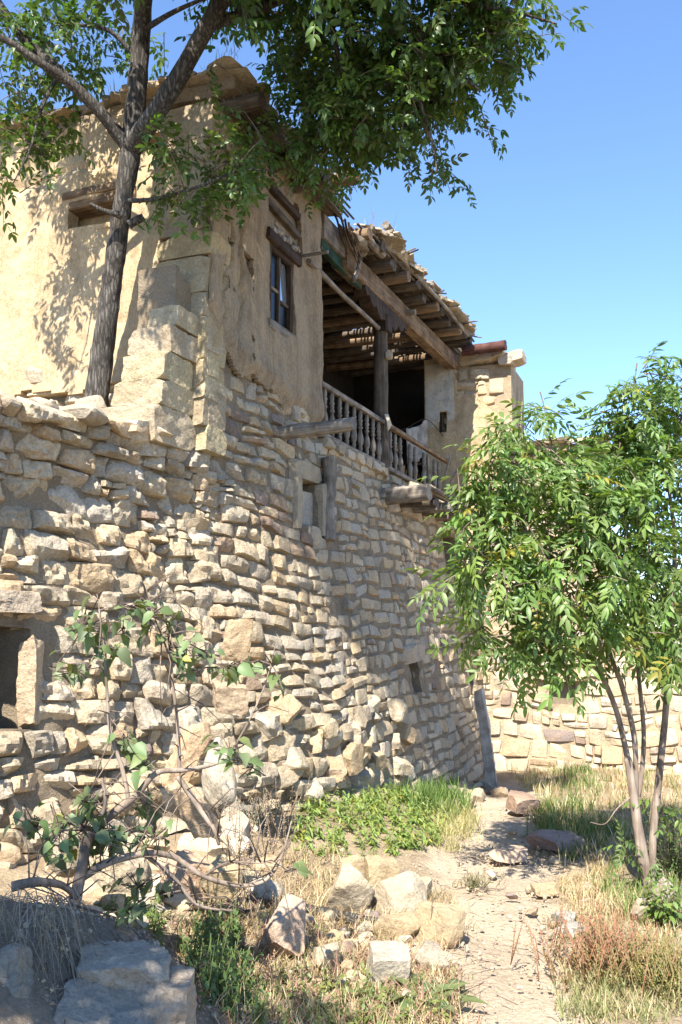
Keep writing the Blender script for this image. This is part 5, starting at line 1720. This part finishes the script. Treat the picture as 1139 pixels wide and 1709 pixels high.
leaning((385, 1165), 6.75, (0.26, 0.22, 0.22), (0.15, 0.1, 0.3), (0.44, 0.33, 0.22), 58, 'brown square block jutting from the broken wall above the sack', 0.9)
leaning((395, 1070), 6.75, (0.20, 0.16, 0.32), (0.1, 0.1, 0.3), (0.46, 0.34, 0.21), 59, 'tan upright block jutting from the wall above the brown square one', 0.9)
r = np.random.default_rng(31)
for i, (poly, n, smin, smax) in enumerate((([(-30, 1500), (-30, 1390), (110, 1380), (330, 1390), (470, 1370), (470, 1500), (300, 1530)], 84, 0.07, 0.24), ([(560, 1330), (700, 1310), (850, 1310), (800, 1360), (700, 1345)], 26, 0.08, 0.22), ([(400, 1520), (600, 1520), (760, 1600), (700, 1700), (500, 1690)], 30, 0.04, 0.12), ([(780, 1380), (960, 1380), (1000, 1560), (940, 1620), (780, 1500)], 20, 0.03, 0.08))):
    for (x, y, z) in poly_points(r, poly, n):
        s = r.uniform(smin, smax)
        fl_ = r.uniform(0.4, 0.9)
        c = tint(r, 0.04, 1.05 if i != 1 else 0.8)
        o = rock_obj('rubble_stone', 2000 + int(x * 997 + y * 131), (x, y, z + s * 0.12), (s * r.uniform(0.9, 1.5), s, s * fl_), tuple(r.uniform(-0.5, 0.5, 3)), c, None, 0.5, 3, 'rock', 0.1)
        size = ('small', 'middling', 'large')[min(2, int(3 * (s - smin) / (smax - smin)))]
        tone = 'brown' if c[0] < 0.31 else 'orange tan' if c[2] / c[0] < 0.53 else 'greyish' if c[2] / c[0] > 0.645 else 'cream' if c[0] > 0.45 else 'tan'
        shape = 'flat' if fl_ < 0.6 else 'chunky'
        qx = project((x, y, z))[0]
        zone = (('by the wall niche' if qx < 70 else 'behind the shrub trunk' if qx < 190 else 'under the shrub branches' if qx < 320 else 'below the pale sack'),
                ('at the wall foot behind the weed patch' if qx < 720 else 'in the shade by the leaning plank'),
                ('in the dry weeds before the stone heap' if qx < 560 else 'in the dry weeds near the white block'),
                ('along the path before the bend' if qx < 860 else 'along the grassy path edge'))[i]
        lab = f'{size} {shape} {tone} stone {zone}'
        tag(o, lab, 'stone', f'{size} {shape} {tone} stones {zone}')
# gravel and litter: too small to count
mb = MB()
gv, gf = ico(1)
for (poly, n) in (([(330, 1709), (300, 1540), (560, 1430), (760, 1400), (960, 1400), (1000, 1709)], 1700), ([(700, 1360), (1139, 1300), (1139, 1500), (960, 1500)], 700), ([(0, 1690), (60, 1500), (300, 1480), (300, 1700)], 900)):
    for (x, y, z) in poly_points(r, poly, n):
        s = 0.003 + 0.011 * r.random() ** 3
        V = gv * (s * r.uniform(0.7, 1.4, 3)) + r.normal(0, s * 0.12, gv.shape) + np.array((x, y, z + s * 0.3))
        mb.add(V.tolist(), gf, tint(r, 0.06, 1.1))
for (x, y, w) in ROCKS:                                 # grit and chips gathered round each stone
    for k in range(26):
        a, q = r.uniform(0, 6.283), w * r.uniform(0.8, 1.9)
        s = 0.005 + 0.02 * r.random() ** 2.5
        px_, py_ = x + q * math.cos(a), y + q * math.sin(a)
        V = gv * (s * r.uniform(0.7, 1.4, 3)) + r.normal(0, s * 0.12, gv.shape) + np.array((px_, py_, ground_z(px_, py_) + s * 0.25))
        mb.add(V.tolist(), gf, tint(r, 0.04, 1.0))
tufts = []
for (x, y, w) in ROCKS:
    if path_dist(x, y) > 0.8:
        for k in range(9):
            a, q = r.uniform(0, 6.283), w * r.uniform(0.9, 1.5)
            tufts.append((x + q * math.cos(a), y + q * math.sin(a), ground_z(x + q * math.cos(a), y + q * math.sin(a))))
tv = blades(r, tufts, (0.04, 0.14), STRAW + [(0.33, 0.22, 0.15), (0.2, 0.21, 0.09)], 0.0026, 0.9, 8, 0.03)
tag(mobj('straw_tufts', *tv[:2], M['grass'], None, tv[2]), 'short straw tufts growing round the loose stones', 'grass', None, 'stuff')
tag(mb.build('gravel', M['rock'], None, True), 'loose gravel and grit strewn over the dirt path and banks', 'gravel', None, 'stuff')
mb = MB()
for (x, y, z) in poly_points(r, [(330, 1709), (300, 1540), (560, 1430), (760, 1400), (960, 1420), (1000, 1709)], 230) + poly_points(r, [(0, 1709), (60, 1500), (300, 1480), (330, 1709)], 330):
    a, L = r.uniform(0, 6.283), r.uniform(0.05, 0.24)
    p0 = Vector((x, y, z + 0.012)); d = Vector((math.cos(a), math.sin(a), 0))
    p2 = p0 + d * L; p2.z = ground_z(p2.x, p2.y) + r.uniform(0.008, 0.03)
    mb.tube([p0, p0.lerp(p2, 0.5) + Vector((r.normal(0, .01), r.normal(0, .01), 0.003)), p2], [0.0022, 0.0022, 0.0014], 4)
tag(mb.build('twig_litter', M['twig'], None), 'thin dry twigs and stalks littering the ground', 'twigs', None, 'stuff')

# dead log and branches on the ground
def ground_log(name, pxs, rad, mat, label, lift=0.03, seed=0.0):
    pts = [on_ground(*p) + Vector((0, 0, lift)) for p in pxs]
    P, R = smooth_path(pts, rad, 6)
    V, F = tube_geo([p - P[0] for p in P], R, 10, 0.2, seed)
    return tag(mobj(name, V, F, M[mat], None, None, True, None, Matrix.Translation(P[0])), label, 'log')
ground_log('dead_log', [(395, 1512), (470, 1518), (550, 1535), (610, 1548), (652, 1556)], [0.018, 0.03, 0.034, 0.036, 0.033], 'bark', 'dead dark log lying behind the white block', 0.03, 3.0)
ground_log('dead_branch', [(268, 1500), (330, 1530), (400, 1535), (450, 1525)], [0.014, 0.015, 0.012, 0.006], 'wood_dark', 'dark crooked branch lying in the dry weeds under the shrub', 0.04, 5.0)
ground_log('dead_branch', [(255, 1690), (235, 1650), (205, 1622), (170, 1632)], [0.006, 0.007, 0.006, 0.004], 'wood_dark', 'thin black stick lying over the shaded bank', 0.02, 5.0)
for i, (a, b_, lab) in enumerate((((715, 1575), (722, 1500), 'tall brown dry stalk standing by the half buried boulder'), ((731, 1570), (733, 1520), 'shorter brown dry stalk beside the tall one'))):
    g = on_ground(*a); t = at_d(*b_, (g - CAM).dot(Vector((-sy_, cy, 0))))
    V, F = tube_geo([Vector((0, 0, -0.02)), (t - g) * 0.5 + Vector((0.006, 0, 0)), t - g], [0.007, 0.006, 0.003], 6)
    tag(mobj('dry_stalk', V, F, M['wood_warm'], None, None, True, None, Matrix.Translation(g)), lab, 'stalk')

# grey plank and slab leaning in the inner corner
g0, g1 = on_ground(820, 1282), at_d(800, 1152, 13.8)
g0 = at_d(822, 1282, 13.2)
g0.z = ground_z(g0.x, g0.y) - 0.03
pl = bar_obj('leaning_plank', g0, g1, 0.17, 0.04, M['wood_pale'], None, up=(-0.3, -1, 0), seed=3, wob=0.03)
tag(pl, 'weathered grey plank leaning in the corner between house and end wing', 'plank')
p = on_ground(792, 1288)
tag(rock_obj('leaning_slab', 61, p + Vector((0, 0, 0.14)), (0.22, 0.06, 0.34), (0.25, 0.3, 0.3), (0.42, 0.38, 0.33), None, 0.9, 4), 'small grey slab propped beside the leaning plank', 'stone')

# pale sack among the fallen stones: a slumped bag with a pinched corner
def sack(name, loc, size, rot, label, seed=1.0):
    V, F = ico(4)
    V = V.copy()
    out = []
    for v in V:
        x, y, z = v
        e = abs(x) ** 0.75 * (1 if x > 0 else -1)
        t = (z + 1) / 2
        w = 1 - 0.42 * t ** 1.6
        q = Vector((e * w, y * (0.62 - 0.30 * t), z))
        if z > 0.45:                                            # pinched ear
            q.x += 0.35 * (z - 0.45); q.x *= 1 - 0.5 * (z - 0.45)
        q += Vector((noise.noise(q * 2 + Vector((seed, 0, 0))), noise.noise(q * 2.2 + Vector((0, seed, 0))), 0)) * 0.13
        q.y += 0.10 * math.sin(q.x * 4 + q.z * 5)
        out.append((q.x * size[0] / 2, q.y * size[1], q.z * size[2] / 2))
    mw = Matrix.Translation(loc) @ Matrix.Rotation(rot[2] + YAW, 4, 'Z') @ Matrix.Rotation(rot[1], 4, 'Y') @ Matrix.Rotation(rot[0], 4, 'X')
    return tag(mobj(name, out, F, M['sack'], None, None, True, None, mw), label, 'sack')
sack('pale_sack', at_d(365, 1290, 5.45), (0.22, 0.13, 0.42), (0.0, -0.12, 0.2), 'pale cream sack with a pinched corner slumped among orange tan slabs')
g = on_ground(602, 1330)
sack('crumpled_bag', g + Vector((0, 0, 0.08)), (0.30, 0.14, 0.17), (0.3, 0.9, 0.4), 'small crumpled white bag behind the green weed patch', 4.0)

# rags and cord in the loggia
def rag(name, c0, c1, drop, label, seed=0.0, n=16, m_=12):
    c0, c1 = Vector(c0), Vector(c1)
    V, F = [], []
    for j in range(m_ + 1):
        for i in range(n + 1):
            s, t = i / n, j / m_
            p = c0.lerp(c1, s)
            V.append(p + Vector((0.05 * math.sin(s * 19 + seed) * (0.4 + t), 0.03 * math.sin(s * 13 + 2 * t), -drop * t * (1 + 0.12 * noise.noise((s * 6, seed, 0))) - 0.05 * math.sin(s * 3.14))))
    for j in range(m_):
        for i in range(n):
            a = j * (n + 1) + i
            F.append((a, a + 1, a + n + 2, a + n + 1))
    o = mobj(name, V, F, M['cloth'])
    md = o.modifiers.new('thickness', 'SOLIDIFY'); md.thickness = 0.006
    return tag(o, label, 'cloth')
c0, c1 = on_x(678, 715, -0.55), on_x(712, 700, -0.35)
rag('hanging_rag', c0, c1, 0.62, 'grey rag drying on a cord inside the loggia')
P, R = smooth_path([on_x(640, 730, -0.75), c0, c1, Vector((-0.15, Y_END - 0.12, 5.05))], [0.006] * 4)
V, F = tube_geo(P, R, 5)
tag(mobj('clothes_line', V, F, M['wood_dark']), 'thin cord tied across the loggia to the plastered pier', 'cord')
p = on_x(645, 700, 0.11)
mobj_ = mobj('paper_scrap', [p + Vector(v) for v in ((0, -0.07, 0.06), (0.01, 0.07, 0.09), (0.05, 0.10, -0.06), (0.03, 0.0, -0.17), (0.04, -0.09, -0.05), (0.05, 0, 0.0))], [(0, 5, 1), (1, 5, 2), (2, 5, 3), (3, 5, 4), (4, 5, 0)], M['sack'], None, None, False)
md = mobj_.modifiers.new('thickness', 'SOLIDIFY'); md.thickness = 0.004
tag(mobj_, 'white scrap stuck on the loggia post at rail height', 'paper')

# dry grass growing on the roofs
r = np.random.default_rng(3)
pts = [(eave(y) - r.uniform(0.1, 0.5), y, 6.78 + 0.045 * (y - 10)) for y in np.concatenate([r.uniform(10.6, 11.4, 9), r.uniform(10.6, 15, 10)])]
ro = merge([blades(r, pts, (0.18, 0.45), [(0.42, 0.33, 0.24), (0.48, 0.36, 0.3)], 0.0022, 0.8, 5, 0.06),
            blades(r, [(r.uniform(-5, 0.3), r.uniform(6.7, 7.0), 6.86) for _ in range(60)], (0.08, 0.25), [(0.22, 0.24, 0.1), (0.3, 0.27, 0.14)], 0.003, 0.6, 6, 0.04)])
tag(mobj('roof_grass', *ro[:2], M['grass'], None, ro[2]), 'wispy dry grass growing on the earth roofs', 'grass', None, 'stuff')

# unseen tree added behind the viewer's shoulder to shade the bank
r = np.random.default_rng(44)
sh_t = thing('unseen_shade_tree', (-0.6, -1.6, 0.1), 'unseen spreading tree added only to shade the bank', 'tree')
limb('trunk', [(-0.6, -1.6, -0.2), (-0.55, -1.5, 1.2), (-0.4, -1.2, 2.4), (0.1, -0.9, 3.4)], [.2, .17, .14, .10], sh_t, M['bark'], 3, 14)
inst, twigs = [], []
for (c, rad, n) in (((1.5, 0.05, 3.9), (0.5, 0.5, 0.4), 170), ((2.3, 0.0, 3.8), (0.5, 0.5, 0.4), 190), ((2.7, 0.1, 3.7), (0.35, 0.4, 0.35), 90), ((0.8, -0.3, 4.2), (0.6, 0.6, 0.5), 160), ((2.0, -0.7, 4.3), (0.6, 0.5, 0.5), 120)):
    clump(r, inst, twigs, c, rad, n, G1, (1.1, 1.5))
    limb('branch', [(-0.1, -1.0, 3.0), Vector((-0.1, -1.0, 3.0)).lerp(Vector(c), 0.6) + Vector((0, 0, 0.1)), c], [.07, .05, .02], sh_t, M['bark'], 2, 8)
twig_mesh(twigs, sh_t, M['twig'])
foliage(sh_t, leafA, inst, M['leaf'], 0)
